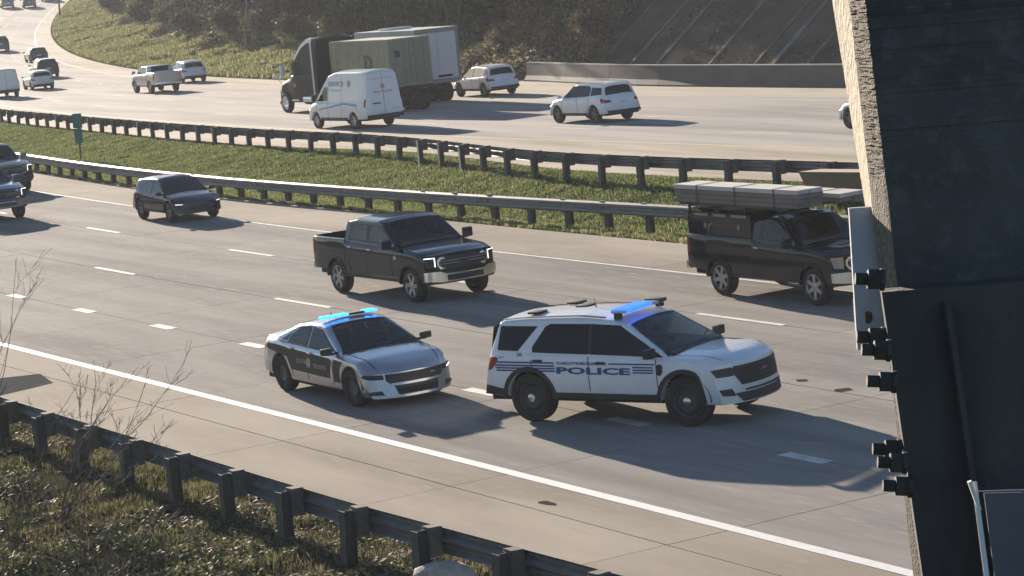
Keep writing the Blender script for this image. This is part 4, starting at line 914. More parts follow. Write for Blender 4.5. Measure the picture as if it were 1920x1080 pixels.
    for sg in (-1, 1):
        hl = [(sg * .74, .84), (sg * .93, .86), (sg * .985, 1.10), (sg * .74, 1.10)]; c.pfront('headlight', hl if sg > 0 else hl[::-1], lamp or M_lampd, r, off=.014)
        dr = [(sg * .74, 1.082), (sg * .97, 1.082), (sg * .97, 1.10), (sg * .74, 1.10)]; d2 = [(sg * .74, .88), (sg * .758, .88), (sg * .758, 1.10), (sg * .74, 1.10)]
        if detail:
            for d in (dr, d2): c.pfront('running_light', d if sg > 0 else d[::-1], M_drl if lamp is None else M_orange, r, off=.022)
    bm_ = M_chrome if chromeb else M_black
    c.pfront('front_bumper', [(-.99, .54), (-.62, .50), (.62, .50), (.99, .54), (.99, .76), (.66, .76), (.52, .70), (-.52, .70), (-.66, .76), (-.99, .76)], bm_, r, off=.06, th=.07)
    c.pfront('lower_intake', rect(-.50, .50, .53, .665), M_black, r, off=.07, th=.02)
    return r, c
# dark blue crew cab
r, c = pickup('pickup_truck', 'dark blue crew cab pickup with empty open bed and chrome bumper behind the police cars', M_navy)
place_px(r, c, (639, 549), (771, 567), zN, -1)
for sg in (-1, 1): c.pside('fender_badge', rect(1.18, 1.30, 1.02, 1.10), M_chrome, r, sg, off=.012)
# black work truck with cap and loaded rack
r, c = pickup('work_truck', 'black regular cab work truck with canopy and boards strapped on its roof rack', M_blk, crew=False, L=(2.66, -3.05), wb=3.5, H=1.93, lamp=M_lamp, cat='pickup truck')
WT = r
cap = MB()
sec = [(-.88, 1.405), (-.86, 1.93), (-.80, 2.0), (.80, 2.0), (.86, 1.93), (.88, 1.405)]
V = [(x, y, z) for x in (-3.02, -.56) for y, z in sec]
cap.add(V, [(0, 1, 7, 6), (1, 2, 8, 7), (2, 3, 9, 8), (3, 4, 10, 9), (4, 5, 11, 10), (5, 0, 6, 11), (0, 5, 4, 3, 2, 1), (6, 7, 8, 9, 10, 11)])
cp = cap.build('canopy', M_blk, r)
for sg in (-1, 1):
    for x0, x1 in ((-2.75, -2.2), (-2.0, -1.5), (-1.3, -.7)): mb = MB(); mb.box(x0, x1, sg*.862-.015, sg*.862+.015, 1.84, 1.90, bev=.005); mb.build('canopy_latch', M_dim, cp)
    for x in (-2.35, -1.05): mb = MB(); mb.box(x, x + .08, sg*.885-.015, sg*.885+.015, 1.56, 1.68, bev=.004); mb.build('canopy_handle', M_dim, cp)
rk = MB()
for x in (-2.85, -1.75, -.65): rk.box(x, x + .05, -.95, .95, 2.05, 2.10)
for x in (.55,): rk.box(x, x + .05, -.95, .95, 2.05, 2.10); 
for sg in (-1, 1):
    rk.box(-3.2, 1.0, sg*.93-.025, sg*.93+.025, 2.10, 2.15)
    for x in (-2.85, -1.75, -.65): rk.box(x, x + .05, sg*.93-.025, sg*.93+.025, 1.93, 2.06)
    rk.tube([(.55, sg*.93, 2.10), (.95, sg*.93, 1.5)], .02, n=6)
rk.build('roof_rack', M_black, r)
place_px(r, c, (1351, 553), (1531, 573), zN, -1, scale=.97)
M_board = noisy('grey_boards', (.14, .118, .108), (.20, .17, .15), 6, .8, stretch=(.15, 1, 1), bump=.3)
M_board_sunlit = noisy('sunlit_board_face', (.42, .40, .37), (.55, .53, .50), 3, .7, stretch=(.2, 1, 1))  # paler copy for the top layer, painting the sun on the stack
def load(label, x0, x1, y0, y1, z0, rows_, cols_, th, M):
    t = empty('board_bundle'); meta(t, label, 'boards'); w = (y1 - y0) / cols_
    for i in range(rows_):
        for j in range(cols_):
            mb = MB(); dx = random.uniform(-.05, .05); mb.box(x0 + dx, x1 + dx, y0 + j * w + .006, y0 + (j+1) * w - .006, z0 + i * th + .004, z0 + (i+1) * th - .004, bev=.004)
            mb.build('board', M_board_sunlit if i == rows_ - 1 else M_board, t)
    z1 = z0 + rows_ * th
    for x in np.linspace(x0 + .9, x1 - .9, 3): mb = MB(); mb.box(x, x + .035, y0 - .008, y0 - .002, z0, z1 + .006); mb.box(x, x + .035, y1 + .002, y1 + .008, z0, z1 + .006); mb.box(x, x + .035, y0 - .008, y1 + .008, z1 + .003, z1 + .009); mb.build('strap', M_black, t)
    t.matrix_world = M; return t
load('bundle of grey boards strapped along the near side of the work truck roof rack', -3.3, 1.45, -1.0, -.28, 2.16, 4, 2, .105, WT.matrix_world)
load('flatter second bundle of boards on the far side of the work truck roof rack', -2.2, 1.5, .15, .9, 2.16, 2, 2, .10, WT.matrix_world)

# blue pickup and dark truck cut by the left edge
r, c = pickup('pickup_truck', 'shiny blue pickup with chrome grille cut off by the left edge', M_bluep, L=(2.78, -3.1))
place_one(r, c, (52, 408), -59.5, zN, corner=(2.45, .95))
r, c = pickup('pickup_truck', 'dark grey pickup half hidden behind the blue one, beside the median guardrail', M_grey, L=(2.78, -3.1), chromeb=False)
place_one(r, c, (64, 358), -61, zN, corner=(2.5, .97))

# ================= generic wagon / crossover body
def crossover(name, label, m, L=4.6, W=1.86, H=1.66, wb=2.68, cat='car', group=None, hatch=.45, hood=1.0, wr=.36, sill=.36, rails=True, light=M_red, rimm=None, fast=0.0, ws=.98, detail=True, cowl=None):
    xF = wb / 2; xf = xF + .90; xr = xf - L; k = H / 1.66; cw = (cowl or .98)
    b0, b1 = 1.02 * k, 1.06 * k
    c = Car(W=W, xf=xf, xr=xr, xF=xF, xR=-wb / 2, wr=wr, wt=.23, sill=sill, sillF=sill - .06, sillR=sill + .04, mid=.72 * k, tum=.40, crown=.05, cf=.42, pf=2.5, leanf=.15, zlean=.6, leanr=hatch, cr=.30, side_in=.06,
        ZB=[(xr, .92 * k), (xr + .15, 1.08 * k), (xr + .8, b1 + .03), (0, b0), (cw + .1, .98 * k), (xf - .45, .86 * k), (xf - .08, .76 * k), (xf, .66 * k)],
        ZC=[(xr, .96 * k), (xr + .05, 1.12 * k), (xr + .24 + fast * .5, H - .14), (xr + .5 + fast, H - .05), (-.5, H), (.0, H - .02), (cw - .78, H - .09), (cw + .08, 1.08 * k), (cw + .2, 1.05 * k), (xf - .5, .96 * k), (xf - .10, .82 * k), (xf, .70 * k)])
    r = vehicle(name, label, cat, group); c.body(m, r); underbody(c, r); add_wheels(c, r, 5, rimm or M_dimrim); mirrors(c, r, cw - .12, 1.10 * k, m, (.11, .2, .13))
    zt = H - .15
    for sg in (-1, 1):
        c.pside('door_pillar', rect(-.255, -.175, b0 + .05, zt + .02), M_black, r, sg, off=.009)
        c.pside('side_window', [(-.18, b0 + .05), (cw - .05, b0 + .02), (cw - .28, b0 + .14), (.28, zt), (-.18, zt + .02)], M_glass, r, sg)
        c.pside('side_window', [(-1.08, b1 + .05), (-.25, b0 + .05), (-.25, zt + .02), (-.95, zt), (-1.1, zt - .1)], M_glass, r, sg)
        c.pside('quarter_window', [(-1.16, b1 + .06), (-1.16, zt - .06), (xr + .62 + fast * .6, zt - .07), (xr + .45, b1 + .12)], M_glass, r, sg)
        c.pside('rear_light', [(xr + .02, .80 * k), (xr + .16, .84 * k), (xr + .38, 1.0 * k), (xr + .03, 1.0 * k)], light, r, sg, off=.012)
        c.pside('sill_trim', rect(-wb/2 + .45, wb/2 - .45, sill - .02, sill + .07), M_black, r, sg, off=.012)
        if detail:
            seam(c, r, [(-.21, b0), (-.21, sill + .08)], (sg,)); seam(c, r, [(cw - .05, b0 - .03), (cw - .07, sill + .08)], (sg,)); seam(c, r, [(-1.1, b1), (-1.02, .8 * k), (-.86, sill + .08)], (sg,))
        if rails: f = .95; c.ptop('roof_rail', [(xr + .6, sg*f - .035), (.1, sg*f - .035), (.1, sg*f + .035), (xr + .6, sg*f + .035)], M_chrome if rails == 'c' else M_black, r, off=.035)
    if detail: handles(c, r, [(-.98, .93 * k), (-.05, .92 * k)], m)
    c.ptop('windscreen', [(cw - .74, -.88), (cw + .05, -.96), (cw + .05, .96), (cw - .74, .88)], M_glass, r, off=.012)
    hw = W / 2
    c.ptop('rear_window', [(xr + .07, -.92), (xr + .07, .92), (xr + .22 + fast * .5, .86), (xr + .22 + fast * .5, -.86)], M_glass, r, off=.02, dx=-1.5)
    c.prear('number_plate', rect(-.2, .2, .76 * k, .88 * k), M_plate, r); c.prear('rear_bumper_trim', [(-hw * .9, sill + .03), (hw * .9, sill + .03), (hw * .9, sill + .16), (-hw * .9, sill + .16)], M_black, r, off=.02)
    for sg in (-1, 1):
        p = [(sg * hw * .62, .84 * k), (sg * hw * .93, .82 * k), (sg * hw * .95, .95 * k), (sg * hw * .66, .93 * k)]; c.prear('rear_light', p if sg > 0 else p[::-1], light, r, off=.012)
        p = [(sg * hw * .60, .60 * k), (sg * hw * .93, .62 * k), (sg * hw * .97, .70 * k), (sg * hw * .62, .68 * k)]; c.pfront('headlight', p if sg > 0 else p[::-1], M_lampd, r, off=.014)
        p = [(sg * hw * .70, .680 * k), (sg * hw * .93, .69 * k), (sg * hw * .93, .705 * k), (sg * hw * .70, .692 * k)]; c.pfront('running_light', p if sg > 0 else p[::-1], M_drl, r, off=.02)
    c.pfront('grille', [(-hw * .42, .42 * k), (hw * .42, .42 * k), (hw * .55, .62 * k), (-hw * .55, .62 * k)], M_black, r, off=.012)
    c.pfront('lower_intake', rect(-hw * .6, hw * .6, sill - .02, sill + .07), M_black, r, off=.016)
    return r, c
r, c = crossover('crossover_car', 'dark plum crossover with headlights on, alone beside the median guardrail', M_purple, L=4.5, W=1.84, H=1.54, wb=2.66, rails=False, hatch=.4, fast=.25)
place_one(r, c, (265, 411), -60.5, zN, corner=(-1.33, -.9), scale=.95)
r, c = crossover('white_suv', 'white SUV seen from behind alone on the far carriageway, farthest right of the trucks', M_pw, L=4.7, W=1.88, H=1.69, wb=2.70, cat='suv'); c_sf = (r, c)
place_px(r, c, (1114, 231), (1047, 231), zF, 1, heading=123)
r, c = crossover('white_suv', 'white SUV with dark rear window driving just right of the white box trailer', M_pw, L=4.5, W=1.85, H=1.62, wb=2.65, cat='suv', rails='c')
place_one(r, c, (907, 182), 119, zF, corner=(-1.32, .9))
r, c = crossover('crossover_car', 'pale silver crossover beside the grass, just right of the silver pickup', M_pw, L=4.5, W=1.85, H=1.62, wb=2.65, rails='c')
place_one(r, c, (340, 157), 113, zF, corner=(-1.32, .9))
r, c = pickup('pickup_truck', 'silver pickup seen from behind on the far carriageway, left of the white cargo van', M_silver, detail=False, L=(2.6, -3.0), wb=3.5, H=1.87)
place_px(r, c, (280, 176), (256, 174.5), zF, 1, heading=114)
r, c = crossover('hatchback_car', 'white hatchback just right of the white van at the left edge', M_pw, L=4.3, W=1.8, H=1.5, wb=2.6, rails=False, sill=.3)
place_one(r, c, (58, 170), 111, zF, corner=(-1.3, .9))
r, c = crossover('dark_suv', 'dark green SUV with bright roof edge, behind the white hatchback', paint('dark_green_paint', (.03, .045, .045), .4, .25), L=4.6, W=1.88, H=1.66, wb=2.7, rails='c', cat='suv')
place_one(r, c, (70, 148), 110, zF, corner=(-1.3, .9))
r, c = crossover('hatchback_car', 'dark blue hatchback beyond the dark green SUV', paint('slate_paint', (.05, .07, .10), .4, .25), L=4.3, W=1.8, H=1.5, wb=2.6, rails=False, sill=.3)
place_one(r, c, (56, 119), 109, zF, corner=(-1.3, .9))
r, c = crossover('dark_suv', 'dark grey SUV cut by the left edge, above the white van', M_grey, L=4.7, W=1.9, H=1.75, wb=2.8, cat='suv')
place_one(r, c, (-14, 99), 106, zF, corner=(-1.35, .9))
G_top = 'small far cars at the top left corner'
r, c = crossover('far_car', 'silver-grey far car at the very top left corner', M_silver, L=4.6, W=1.85, H=1.6, wb=2.7, detail=False, group=G_top); place_one(r, c, (3, 17), 103, zF, corner=(-1.35, .9))
r, c = crossover('far_car', 'grey far car near the top edge, right of the corner one', M_grey, L=4.6, W=1.85, H=1.6, wb=2.7, detail=False, group=G_top); place_one(r, c, (44, 16), 103, zF, corner=(-1.35, .9))
r, c = crossover('far_car', 'dark far car touching the top edge beside the lamp pole', M_blk, L=4.8, W=1.9, H=1.7, wb=2.8, detail=False, group=G_top); place_one(r, c, (78, 3), 100, zF, corner=(-1.35, .9))
r, c = crossover('white_suv', 'white car whose nose peeks out from behind the bridge pier', M_pw, L=4.6, W=1.86, H=1.6, wb=2.7, cat='suv')
place_one(r, c, (1572, 241), 120, zF, corner=(2.0, .9))

# ================= vans
def van(label, m, L=5.9, W=2.03, H=2.66, wb=3.6, hood=.95, high=True):
    xF = wb / 2; xf = xF + 1.0; xr = xf - L; cw = xf - hood
    c = Car(W=W, xf=xf, xr=xr, xF=xF, xR=-wb / 2, wr=.37, wt=.24, sill=.42, sillF=.36, sillR=.46, mid=.9, tum=.10, crown=.07, cf=.36, pf=2.6, leanf=.12, zlean=.8, cr=.08, pr=6, leanr=.06, side_in=.05,
        ZB=[(xr, 1.24), (cw - .3, 1.22), (cw, 1.16), (xf - .3, 1.0), (xf, .84)],
        ZC=[(xr, H - .16), (xr + .12, H - .03), (xr + .6, H), (cw - 1.9, H), (cw - 1.25, H - .16), (cw + .02, 1.30), (cw + .15, 1.24), (xf - .25, 1.08), (xf, .88)])
    r = vehicle('cargo_van', label, 'van'); c.body(m, r); underbody(c, r); add_wheels(c, r, 6); mirrors(c, r, cw - .25, 1.45, M_black, (.14, .2, .3))
    for sg in (-1, 1):
        c.pside('side_window', [(cw - 1.25, 1.30), (cw - .30, 1.28), (cw - .55, 1.52), (cw - .92, 1.92), (cw - 1.25, 1.95)], M_glass, r, sg)
        seam(c, r, [(cw - 1.32, 2.0), (cw - 1.32, .5)], (sg,)); seam(c, r, [(cw - .22, 1.2), (cw - .2, .5)], (sg,)); seam(c, r, [(cw - 2.6, H - .3), (cw - 2.6, .5)], (sg,))
        c.pside('rear_light', rect(xr + .02, xr + .14, 1.0, 1.36), M_red, r, sg, off=.012); c.pside('sill_trim', rect(-wb/2 + .5, wb/2 - .5, .42, .52), M_black, r, sg, off=.012)
        c.pside('headlight', rect(xf - .32, xf - .05, .82, .98), M_lamp, r, sg, off=.01)
    c.ptop('windscreen', [(cw - 1.15, -.9), (cw - .02, -.94), (cw - .02, .94), (cw - 1.15, .9)], M_glass, r, off=.012)
    mb = MB(); mb.box(xr - .10, xr + .1, -W*.46, W*.46, .44, .62, bev=.03); mb.build('rear_bumper', M_dpan, r, smooth=40)
    z = np.linspace(.65, H - .2, 8); mb = MB(); mb.grid(np.array([[c.warp((xr - .010, y, q)) for q in z] for y in (-.008, .008)])); mb.build('shut_line', M_seam, r)
    c.prear('number_plate', rect(-.75, -.35, .74, .88), M_plate, r); c.pfront('grille', rect(-.6, .6, .62, .86), M_black, r)
    return r, c
r, c = van('white high-roof cargo van with faded lettering, in front of the container lorry', M_pw)
V1, V2, V3 = mat('faded_blue_print', (.28, .36, .55), .6), mat('faded_red_print', (.45, .30, .27), .6), mat('faded_grey_print', (.36, .38, .42), .6)
lettering(c, r, 'side_lettering', 'SERVICE', .55, 1.98, .30, 1.1, V1, sg=1, width=1.5, bold=.006); lettering(c, r, 'side_lettering', 'service', .35, 1.74, .16, 1.1, V3, sg=1, width=1.0)
c.pside('side_logo', [(-1.45 + .16*math.cos(a), 2.08 + .16*math.sin(a)) for a in np.linspace(0, 2*math.pi, 13)[:-1]], V2, r, 1, off=.009, th=0); c.pside('side_swoosh', [(-2.3, 1.02), (-1.0, 1.12), (1.4, .86), (1.4, .92), (-1.0, 1.22), (-2.3, 1.14)], V1, r, 1, off=.009, th=0)
lettering(c, r, 'rear_lettering', 'service', -.55 + 1.1, 2.22, .14, 1.1, V1, where='rear', width=1.1); c.prear('rear_logo', [(.12*math.cos(a), 1.9 + .12*math.sin(a)) for a in np.linspace(0, 2*math.pi, 13)[:-1]], V2, r, off=.01, th=0)
lettering(c, r, 'rear_lettering', 'the works', .5, 1.6, .17, 1.1, V3, where='rear', width=1.0, bold=.006); c.prear('handle_strip', rect(.2, .62, 1.10, 1.16), M_dpan, r)
place_px(r, c, (662, 242), (598, 241), zF, 1, heading=122)
r, c = van('white low van cut off by the left edge of the photo, on the far carriageway', M_pw, H=2.15, L=5.6)
place_one(r, c, (-14, 186), 112, zF, corner=(-1.8, .95))

# ================= lorries
def truck_wheels(root, xs, W=2.5, R=.5, mrim=None):
    for x, dual in xs:
        for sg in (-1, 1):
            t, m, dk, cp = wheel_mesh(R, .56 if dual else .3, 'steel'); w = t.build('wheel', M_tyre, root, smooth=35); k = m.build('rim', mrim or M_chrome, w, smooth=35); d = dk.build('brake_disc', M_under, w)
            w.location = (x, sg * (W/2 - (.28 if dual else .15) - .02), R); w.rotation_euler = (0, 0, math.pi if sg < 0 else 0)
M_cab = mat('black_green_paint', (.006, .009, .013), .45, spec=.15)
c = Car(W=2.45, xf=3.1, xr=-1.9, xF=2.0, xR=-9, wr=.52, wt=.3, sill=.55, sillF=.42, sillR=.6, mid=1.2, tum=.02, crown=.10, cf=.45, pf=2.5, cr=.05, pr=6, leanf=.08, zlean=1,
    ZB=[(-1.9, 2.0), (1.2, 1.95), (1.5, 1.75), (2.8, 1.45), (3.1, 1.1)],
    ZC=[(-1.9, 3.86), (-1.6, 3.94), (-.9, 3.90), (-.2, 3.62), (.5, 3.05), (.95, 2.75), (1.55, 1.92), (1.7, 1.86), (2.8, 1.52), (3.1, 1.15)])
c.plan = lambda x: c.hw * float(sm(x, [(-9, 1), (.9, 1), (1.7, .90), (3.1, .86)], .1))
r = vehicle('lorry_tractor', 'dark lorry tractor with white edged roof fairing, left of the white van', 'lorry')
c.body(M_cab, r, 'cab'); truck_wheels(r, [(2.0, False), (-2.6, True), (-3.9, True)], R=.52)
mb = MB(); mb.box(-4.6, 2.6, -.45, .45, .75, 1.0); mb.box(-4.6, -1.9, -1.0, 1.0, .98, 1.04); mb.build('chassis', M_under, r)
M_fair = M_pw
for sg in (-1, 1):
    mb = MB(); xs = np.linspace(.62, -1.45, 12); G = []
    for x in xs: z = c.topz(x, 1.0); y = c.side(x, z - .02); G.append([(x + .06, sg*(y + .03), z - .16), (x + .07, sg*(y + .01), z + .05), (x + .06, sg*(y - .12), z + .09)])
    mb.grid(np.array(G)); mb.build('fairing_edge', M_fair, r, smooth=50)
    mb = MB(); mb.box(-1.55, -1.42, sg*1.235-.02, sg*1.235+.02, .8, 3.8, bev=.01); mb.build('side_extender', M_fair, r)
    c.pside('side_window', [(.35, 2.02), (1.15, 2.0), (1.05, 2.2), (.8, 2.62), (.35, 2.66)], M_glass, r, sg); seam(c, r, [(.25, 2.7), (.25, .8)], (sg,), .02); seam(c, r, [(1.25, 1.9), (1.28, .8)], (sg,), .02)
    c.pside('cab_step', rect(.35, 1.25, .62, .72), M_chrome, r, sg, off=.03); c.pside('door_badge', rect(.55, .85, 1.35, 1.55), M_lamp, r, sg, off=.02)
    mb = MB(); mb.tube([(1.2, sg*1.2, 2.3), (1.35, sg*1.55, 2.35)], .02, n=6); mb.box(1.28, 1.42, sg*1.58-.09, sg*1.58+.09, 1.9, 2.55, bev=.04); mb.build('wing_mirror', M_pw if sg > 0 else M_black, r, smooth=40)
    mb = MB(); mb.tube([(2.5, sg*1.05, 1.5), (2.75, sg*1.25, 1.95)], .018, n=6); mb.box(2.7, 2.8, sg*1.28-.08, sg*1.28+.08, 1.85, 2.1, bev=.03); mb.build('bonnet_mirror', M_pw, r, smooth=40)
    mb = MB(); mb.tube([(-1.3, sg*.95, .72), (-.1, sg*.95, .72)], .30, n=16); mb.build('fuel_tank', M_chrome, r, smooth=40)
    c.pside('headlight', [(2.55, .95), (2.95, .92), (3.0, 1.12), (2.6, 1.25)], M_lamp, r, sg, off=.02)
c.ptop('windscreen', [(1.0, -.9), (1.5, -.92), (1.5, .92), (1.0, .9)], M_glass, r, off=.02); c.pfront('grille', rect(-.5, .5, .6, 1.1), M_chrome, r); c.pfront('front_bumper', rect(-1.1, 1.1, .42, .6), M_chrome, r, off=.05)
TR = hit(738, 213, zF)[:2]; hT = 121.5; fT = np.array([math.cos(R_(hT)), math.sin(R_(hT))]); lT = np.array([-fT[1], fT[0]])
def lorry_place(o, xr, dx=0): P = xr + fT * dx - lT * 1.22; place(o, P[0], P[1], hT, zF)
lorry_place(r, TR, 9.6)
# container chassis and container
M_cont = noisy('olive_container_paint', (.27, .26, .17), (.31, .30, .205), 1.5, .6, c3=(.20, .18, .12), s3=.8, bump=.05)
r = vehicle('container_chassis', 'dark trailer chassis under the olive shipping container', 'trailer')
mb = MB(); mb.box(0, 8.0, -.5, .5, 1.0, 1.28); mb.box(0, .3, -1.2, 1.2, 1.1, 1.3); mb.box(5.9, 6.2, -1.2, 1.2, 1.1, 1.3); mb.build('frame', M_under, r)
mb = MB(); mb.box(-.06, .02, -1.1, 1.1, .55, .68, bev=.01); mb.box(.0, .05, -.6, -.5, .6, 1.1); mb.box(.0, .05, .5, .6, .6, 1.1); mb.build('underrun_bar', M_dpan, r)
truck_wheels(r, [(.9, True), (2.15, True)], R=.5, mrim=M_steelw); lorry_place(r, TR)
r = vehicle('shipping_container', 'olive green shipping container with a D mark on its side, on the lorry chassis', 'container')
x0, x1, hw, z0, z1 = 0, 6.06, 1.22, 1.25, 3.66
mb = MB(); mb.box(x0 + .05, x1 - .03, -hw + .06, hw - .06, z0, z1 - .06); mb.build('inner_shell', M_cont, r)
for sg in (-1, 1):
    mb = MB(); P = []; x = x0 + .12; 
    while x < x1 - .3:
        P += [(x, 0), (x + .07, .035), (x + .14, .035), (x + .21, 0)]; x += .28
    P.append((x1 - .1, 0)); mb.grid(np.array([[(px, sg*(hw - .045 + d), z) for px, d in P] for z in (z0 + .12, z1 - .10)])); mb.build('corrugated_side', M_cont, r)
fr = MB()
for sg in (-1, 1):
    for x in (x0, x1 - .12): fr.box(x, x + .12, sg*hw - (.12 if sg > 0 else 0), sg*hw + (0 if sg > 0 else .12), z0, z1)
    fr.box(x0 + .12, x1 - .12, sg*hw - (.07 if sg > 0 else 0), sg*hw + (0 if sg > 0 else .07), z0, z0 + .13); fr.box(x0 + .12, x1 - .12, sg*hw - (.07 if sg > 0 else 0), sg*hw + (0 if sg > 0 else .07), z1 - .10, z1)
for x in (x0, x1 - .12): fr.box(x, x + .12, -hw + .12, hw - .12, z0, z0 + .12); fr.box(x, x + .12, -hw + .12, hw - .12, z1 - .10, z1)
fr.build('frame', M_cont, r)
mb = MB(); mb.box(x0 + .12, x1 - .12, -hw + .075, hw - .075, z1 - .055, z1 - .02); mb.build('roof', noisy('pale_container_roof', (.33, .33, .27), (.42, .42, .36), 2, .6), r)
for a, b in ((-hw + .125, -.01), (.01, hw - .125)):
    mb = MB(); mb.box(x0 + .0, x0 + .05, a, b, z0 + .125, z1 - .105, bev=.01); d = mb.build('door', noisy('olive_door_paint', (.20, .205, .145), (.24, .245, .175), 2.5, .6), r)
    for y in (a + .28, b - .28): mb = MB(); mb.tube([(x0 - .03, y, z0 + .05), (x0 - .03, y, z1 - .05)], .018, n=8); mb.box(x0 - .05, x0 - .01, y - .04, y + .04, z0 + .9, z0 + 1.0); mb.build('lock_rod', M_dim, d)
mb = MB(); mb.box(x0 - .012, x0 - .004, .55, .85, 2.75, 3.05); mb.build('door_notice', M_dpan, r); mb = MB(); mb.box(x0 - .012, x0 - .004, .05 - .35, .25 - .35, 2.7, 2.88); mb.build('door_notice', M_lamp, r)
V, Fc = text_mesh('D', 1.0, 1.15, .03); mb = MB(); mb.add([(2.55 - v[0], hw + .004, 2.2 + v[1]) for v in V], Fc); mb.build('mark', mat('faded_dark_mark', (.085, .085, .07), .7), r, fixn=False)
lorry_place(r, TR)
# white box trailer beyond
r = vehicle('box_trailer', 'tall white box trailer whose pale rear door shows right of the olive container', 'trailer')
M_tr = noisy('trailer_white', (.40, .41, .42), (.46, .47, .48), 1.2, .55); hw = 1.29
mb = MB(); mb.box(0.02, 6.4, -hw, hw, 1.1, 3.85, bev=.03); mb.build('body', M_tr, r)
mb = MB(); mb.box(-.03, .03, -hw, -hw + .16, 1.05, 3.85); mb.box(-.03, .03, hw - .16, hw, 1.05, 3.85); mb.box(-.03, .03, -hw + .16, hw - .16, 3.62, 3.85); mb.box(-.03, .03, -hw + .16, hw - .16, 1.0, 1.22); mb.build('rear_frame', M_dim, r)
for a, b in ((-hw + .17, -.01), (.01, hw - .17)): mb = MB(); mb.box(-.01, .03, a, b, 1.23, 3.61, bev=.008); mb.build('door', mat('pale_blue_white_door', (.55, .57, .62), .5), r)
mb = MB(); mb.box(-.03, .0, -.75, .1, 1.30, 1.42); mb.build('lettering_strip', M_dpan, r)
mb = MB(); mb.box(.3, 6.2, -.5, .5, .85, 1.09); mb.box(-.02, .06, -1.2, 1.2, .5, .62); mb.box(0.5, 3.2, -1.24, 1.24, .95, 1.09); mb.build('chassis', M_under, r)
for sg in (-1, 1): mb = MB(); mb.box(-.05, -.01, sg*1.0-.12, sg*1.0+.12, .86, .96); mb.build('rear_light', M_lamp, r)
truck_wheels(r, [(1.3, True), (2.6, True)], R=.5, mrim=M_steelw)
mb = MB(); mb.box(3.6, 4.8, -.7, .7, 3.85, 3.97, bev=.04); mb.build('roof_unit', M_pw, r)
P = hit(870, 187, zF)[:2]; hT2 = 121.5; place(r, P[0] - 0, P[1], hT2, zF)
f2 = np.array([math.cos(R_(hT2)), math.sin(R_(hT2))]); l2 = np.array([-f2[1], f2[0]]); Pc = P + l2 * 1.29; place(r, Pc[0], Pc[1], hT2, zF)
# ------------------------------------------------------------------ sign, pole, rock, mound, plants
M_green = noisy('green_sign_face', (.02, .16, .13), (.03, .19, .16), 8, .5)
P = hit(152, 301, terrain); root = empty('marker_sign', tuple(P)); meta(root, 'narrow green marker sign standing in the grass between the two guardrails', 'road sign')
mb = MB(); mb.box(-.03, .03, -.02, .02, -.4, 2.2); mb.build('post', M_post, root)
mb = MB(); mb.box(-.23, .23, -.035, -.022, 1.55, 2.24, bev=.004); mb.box(-.20, .20, -.035, -.022, .85, 1.53, bev=.004); mb.build('panel', M_green, root)
root.rotation_euler = (0, 0, R_(-12))
P = hit(113, 33, zF) ; root = empty('lamp_pole', (P[0], P[1], terrain(P[0], P[1]))); meta(root, 'thin dark lamp pole rising out of the top left of the photo', 'lamp post')
mb = MB(); mb.tube([(0, 0, -.3), (0, 0, 1), (0, 0, 10.0)], [.16, .12, .08], n=10); mb.build('pole', M_post, root)
mb = MB(); mb.tube([(0, 0, 9.8), (-1.2, -.5, 10.2), (-2.2, -.9, 10.2)], .05, n=8); ar = mb.build('arm', M_post, root); mb = MB(); mb.box(-2.8, -2.1, -1.15, -.85, 10.12, 10.28, bev=.04); mb.build('lamp_head', M_dpan, ar)
# pale rock by the near guardrail
bm = bmesh.new(); bmesh.ops.create_icosphere(bm, subdivisions=4, radius=1)
for v in bm.verts:
    n = Vector(v.co); k = 1 + .16 * float(vnoise(n.x * 2.1 + 3, n.y * 2.1 + n.z * 1.7, .7)) + .07 * float(vnoise(n.x * 5 + n.z * 3, n.y * 5, .5, 2)); v.co = Vector((n.x * .42 * k, n.y * .30 * k, n.z * .26 * k))
me = bpy.data.meshes.new('rock'); bm.to_mesh(me); bm.free(); me.materials.append(noisy('pale_stone', (.50, .45, .40), (.36, .31, .27), 6, .9, bump=.6, c3=(.60, .55, .48), s3=2)); me.polygons.foreach_set('use_smooth', [True] * len(me.polygons))
P = hit(832, 1102, terrain); o = link('rock', me); o.location = (P[0], P[1], P[2] + .10); meta(o, 'pale rounded rock at the bottom edge, below the near guardrail', 'rock')
# sloped brown concrete block behind the work truck
M_brownc = noisy('brown_stained_concrete', (.30, .235, .19), (.36, .29, .24), 2, .9, bump=.4)
A = hit(1545, 356, terrain); root = empty('concrete_apron', (0, 0, 0)); 
s0, q0 = xy2sq(A); mb = MB()
def sqz(s, q, z): xy = sq2xy(s, q); return (xy[0], xy[1], z)
q1 = float(qG3(s0)) + .15; zl = float(terrain(*A[:2])) - .5; zt_ = float(zF(A[0], A[1])) + .72
V = [sqz(s0, q0 + .3, zl), sqz(s0 + 9, q0 + .6, zl), sqz(s0 + 9, q1 + .1, zl), sqz(s0, q1 + .1, zl), sqz(s0 + .9, q1 + .9, zt_ - .1), sqz(s0 + 9, q1 + .9, zt_ + .15), sqz(s0 + 9, q1 + .1, zt_ + .15), sqz(s0 + .9, q1 + .1, zt_ - .1)]
mb.add(V, [(0, 1, 2, 3), (0, 1, 5, 4), (1, 2, 6, 5), (2, 3, 7, 6), (3, 0, 4, 7), (4, 5, 6, 7)]); o = mb.build('concrete_apron', M_brownc); meta(o, 'brown sloped concrete apron in the median, behind the roof load of the work truck', 'concrete block')
bpy.data.objects.remove(root)

